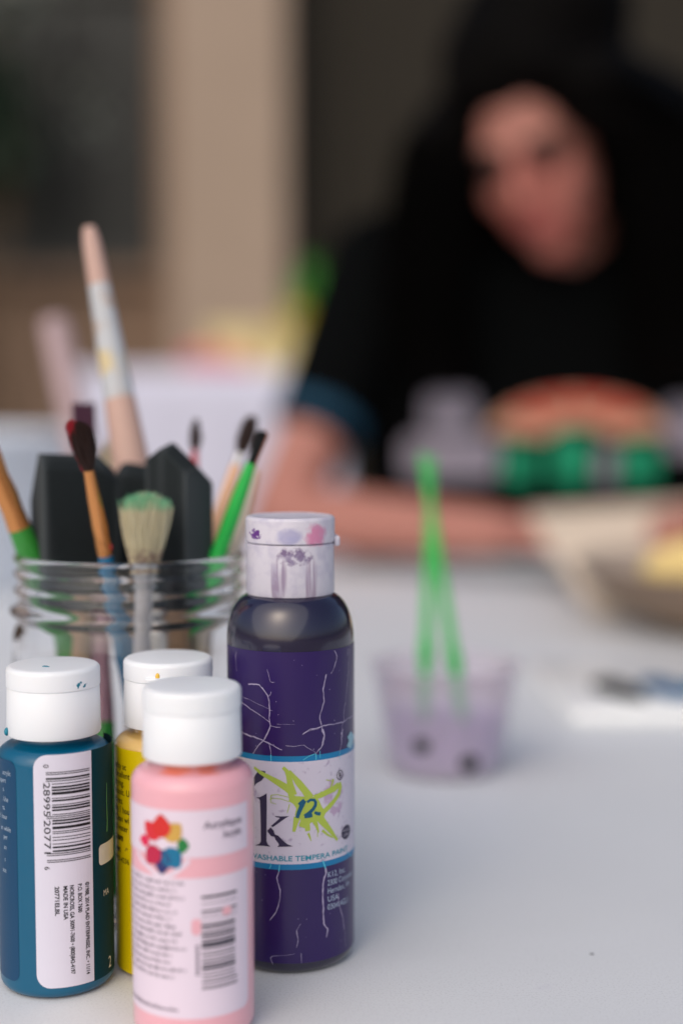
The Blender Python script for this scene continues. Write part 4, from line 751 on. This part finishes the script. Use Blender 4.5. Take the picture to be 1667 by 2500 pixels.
# hair: fused mass plus strands
G = Vector((0, 0, -1))
hp = [E_(0, .035, .085, .100, .110, .090), E_(.02, .06, .11, .105, .105, .085), E_(0, .030, .048, .088, .098, .082), E_(0, .05, -.02, .080, .080, .10), [(H(-.040, -.050, .092), .026), (H(-.078, -.020, .045), .024)], [(H(.040, -.050, .092), .026), (H(.082, -.020, .045), .024)], [(H(0, -.045, .098), .024), (H(.055, -.04, .085), .026)]]
cl = [H(-.080, -.035, .050), Vector((.108, 1.560, .450)), Vector((.092, 1.575, .350)), Vector((.095, 1.59, .270)), Vector((.110, 1.60, .225))]
cr2 = [H(.086, -.030, .045), Vector((.330, 1.545, .470)), Vector((.358, 1.555, .360)), Vector((.368, 1.575, .290)), Vector((.372, 1.59, .235))]
for chain, rr in ((cl, .040), (cr2, .046)):
    for a, b_ in zip(chain, chain[1:]): hp.append([(a, rr), (b_, rr * .95)])
hp += [[(H(0, .07, .0), .07), (Vector((.26, 1.78, .32)), .08)], [(Vector((.26, 1.78, .32)), .085), (Vector((.26, 1.82, .12)), .06)], [(H(-.075, .03, .0), .04), (Vector((.13, 1.66, .36)), .05)], [(H(.075, .03, .0), .045), (Vector((.38, 1.66, .38)), .06)], [(Vector((.38, 1.66, .38)), .06), (Vector((.40, 1.66, .2)), .05)], [(H(.085, .0, .04), .05), (Vector((.36, 1.62, .50)), .05)]]
hair = fused('hair', hp, M_hairp, per_, .006, 18)
bm = bmesh.new(); rs = random.Random(11)
for chain, rr in ((cl, .043), (cr2, .050)):
    for _ in range(320):
        a = rs.uniform(0, 6.283); q = rr * rs.uniform(.9, 1.12); ph = rs.uniform(0, 6); pts = []
        full = [chain[0]] + [chain[k].lerp(chain[k + 1], f) for k in range(len(chain) - 1) for f in (.5, 1)]
        for k, c_ in enumerate(full): pts.append(c_ + Vector((math.cos(a + .06 * k) * q, math.sin(a + .06 * k) * q, 0)) + Vector((math.sin(ph + k), math.cos(ph + k), 0)) * .003 + (G * rs.uniform(0, .03) if k == len(full) - 1 else Vector()))
        tube(bm, pts, [.0006] * (len(pts) - 1) + [.0002], 3, False)
obj('hair_strands', bm, M_hairp, hair)['kind'] = 'stuff'
# sweater
sp_ = [[(nb + Vector((0, .01, -.035)), (.125, .085, .05)), (Vector((.27, 1.82, -.12)), (.215, .135, .12))], [(Vector((.27, 1.82, -.12)), (.215, .135, .12)), (Vector((.27, 1.86, -.28)), (.215, .14, .06))], [(nb + Vector((0, 0, -.03)), .075), (sL, .070)], [(nb + Vector((0, 0, -.03)), .075), (sR, .070)],
       [(sL, .072), (sL.lerp(eL, .60), .055)], [(sR, .072), (sR.lerp(eR, .73), .058)], [(sL + Vector((.05, 0, -.03)), .09), (Vector((.12, 1.72, .10)), .10), (Vector((.42, 1.72, .10)), .10), (sR + Vector((-.05, 0, -.03)), .09), (Vector((.13, 1.76, -.05)), .10), (Vector((.41, 1.76, -.05)), .10)]]
shirt = fused('sweater', sp_, M_shirt, per_, .006, 6)
for a, b_ in ((sL, eL), (sR, eR)):
    c_ = a.lerp(b_, .60); d_ = (b_ - a).normalized(); bm = bmesh.new(); tube(bm, [c_ - d_ * .002 + d_ * f for f in (.0, .006, .020, .024)], [.0505, .0530, .0535, .0500], 40); o = obj('sleeve_cuff', bm, mat('teal_cuff', lin('#043a52'), .8), per_); o['label'] = 'teal cuff of the sleeve'
# chest print, laid on the sweater surface
bv = BVHTree.FromObject(shirt, bpy.context.evaluated_depsgraph_get())
def chest(name, m, polys, label=None, off=.002):
    bm = bmesh.new()
    for pts in polys: poly(bm, pts)
    fine(bm, .02, 5)
    for v in bm.verts:
        hit = bv.ray_cast(Vector((v.co.x, 1.2, v.co.y)), Vector((0, 1, 0)))
        v.co = Vector((v.co.x, (hit[0].y if hit[0] else 1.6) - off, v.co.y))
    o = obj(name, bm, m, shirt); o['label'] = label or name
    return o
def arc(cx_, cz_, r0, r1, a0, a1, n=14, sq=.5): return [(cx_ + r1 * math.cos(R(a0 + (a1 - a0) * k / n)), cz_ + sq * r1 * math.sin(R(a0 + (a1 - a0) * k / n))) for k in range(n + 1)] + [(cx_ + r0 * math.cos(R(a1 + (a0 - a1) * k / n)), cz_ + sq * r0 * math.sin(R(a1 + (a0 - a1) * k / n))) for k in range(n + 1)]
M_pw = mat('print_white', lin('#8c8694'), .8, .1); M_pr = mat('print_red', lin('#c05040'), .8, .1); M_pg = mat('print_green', lin('#0f9068'), .8, .1); M_pcream = mat('print_cream', lin('#c79a80'), .8, .1)
cxp, czp = .268, .138
chest('print_arch', M_pcream, [arc(cxp, czp, .034, .104, 8, 172)], 'cream arch of the chest print', .0015)
for a0, a1 in ((30, 60), (66, 92), (98, 122), (128, 152)): chest('print_arch_block', M_pr, [arc(cxp, czp + .006, .052, .092, a0, a1)], 'red arched block of the chest print', .003)
for x0, x1, z0_, z1_ in ((.185, .218, .088, .128), (.240, .280, .086, .142), (.318, .358, .088, .130)): chest('print_block', M_pg, [rrect(x0, x1, z0_, z1_, .008)], 'green block of the chest print', .003)
chest('print_side', M_pw, [rrect(.070, .178, .092, .140, .012)], 'lilac grey print on the left of the chest', .003)
chest('print_side', M_pw, [rrect(.095, .150, .146, .190, .01)], 'small lilac grey print on the left of the chest', .003)
chest('print_side', M_pw, [rrect(.368, .415, .120, .180, .010)], 'lilac grey print on the right of the chest', .003)
chest('print_side', M_pw, [rrect(.290, .311, .088, .126, .005)], 'lilac grey mark between the green blocks', .003)
# trousers, shoes and the stool, hidden by the table from the front
M_jean = mat('dark_jeans', lin('#1c2230'), .9, .2, 60)
tp = []
for sx in (-1, 1):
    hip = Vector((.27 + sx * .09, 1.86, -.27)); kn = Vector((.27 + sx * .13, 1.45, -.27)); an = Vector((.27 + sx * .13, 1.50, -.68)); tp += [[(hip, .095), (kn, .065)], [(kn, .064), (an, .048)]]
fused('trousers', tp, M_jean, per_, .01, 5)
M_shoe = mat('black_shoe', lin('#141416'), .5)
for sx in (-1, 1):
    fused('shoe', [[((.27 + sx * .13, 1.53, -.708), .040), ((.27 + sx * .13, 1.36, -.716), .032)]], M_shoe, per_, .008, 4)
st = thing('stool', 'plain stool the black-haired person sits on behind the table', 'stool', (.27, 1.90, -.75))
bm = bmesh.new(); lathe(bm, rnd(.19, .375, .40, .006, .006), 64); obj('seat', bm, M_dowel, st)
for k in range(4):
    a = math.pi / 4 + k * math.pi / 2; bm = bmesh.new(); tube(bm, [(.18 * math.cos(a), .18 * math.sin(a), 0), (.13 * math.cos(a), .13 * math.sin(a), .376)], .014, 10); obj('leg', bm, M_leg, st)
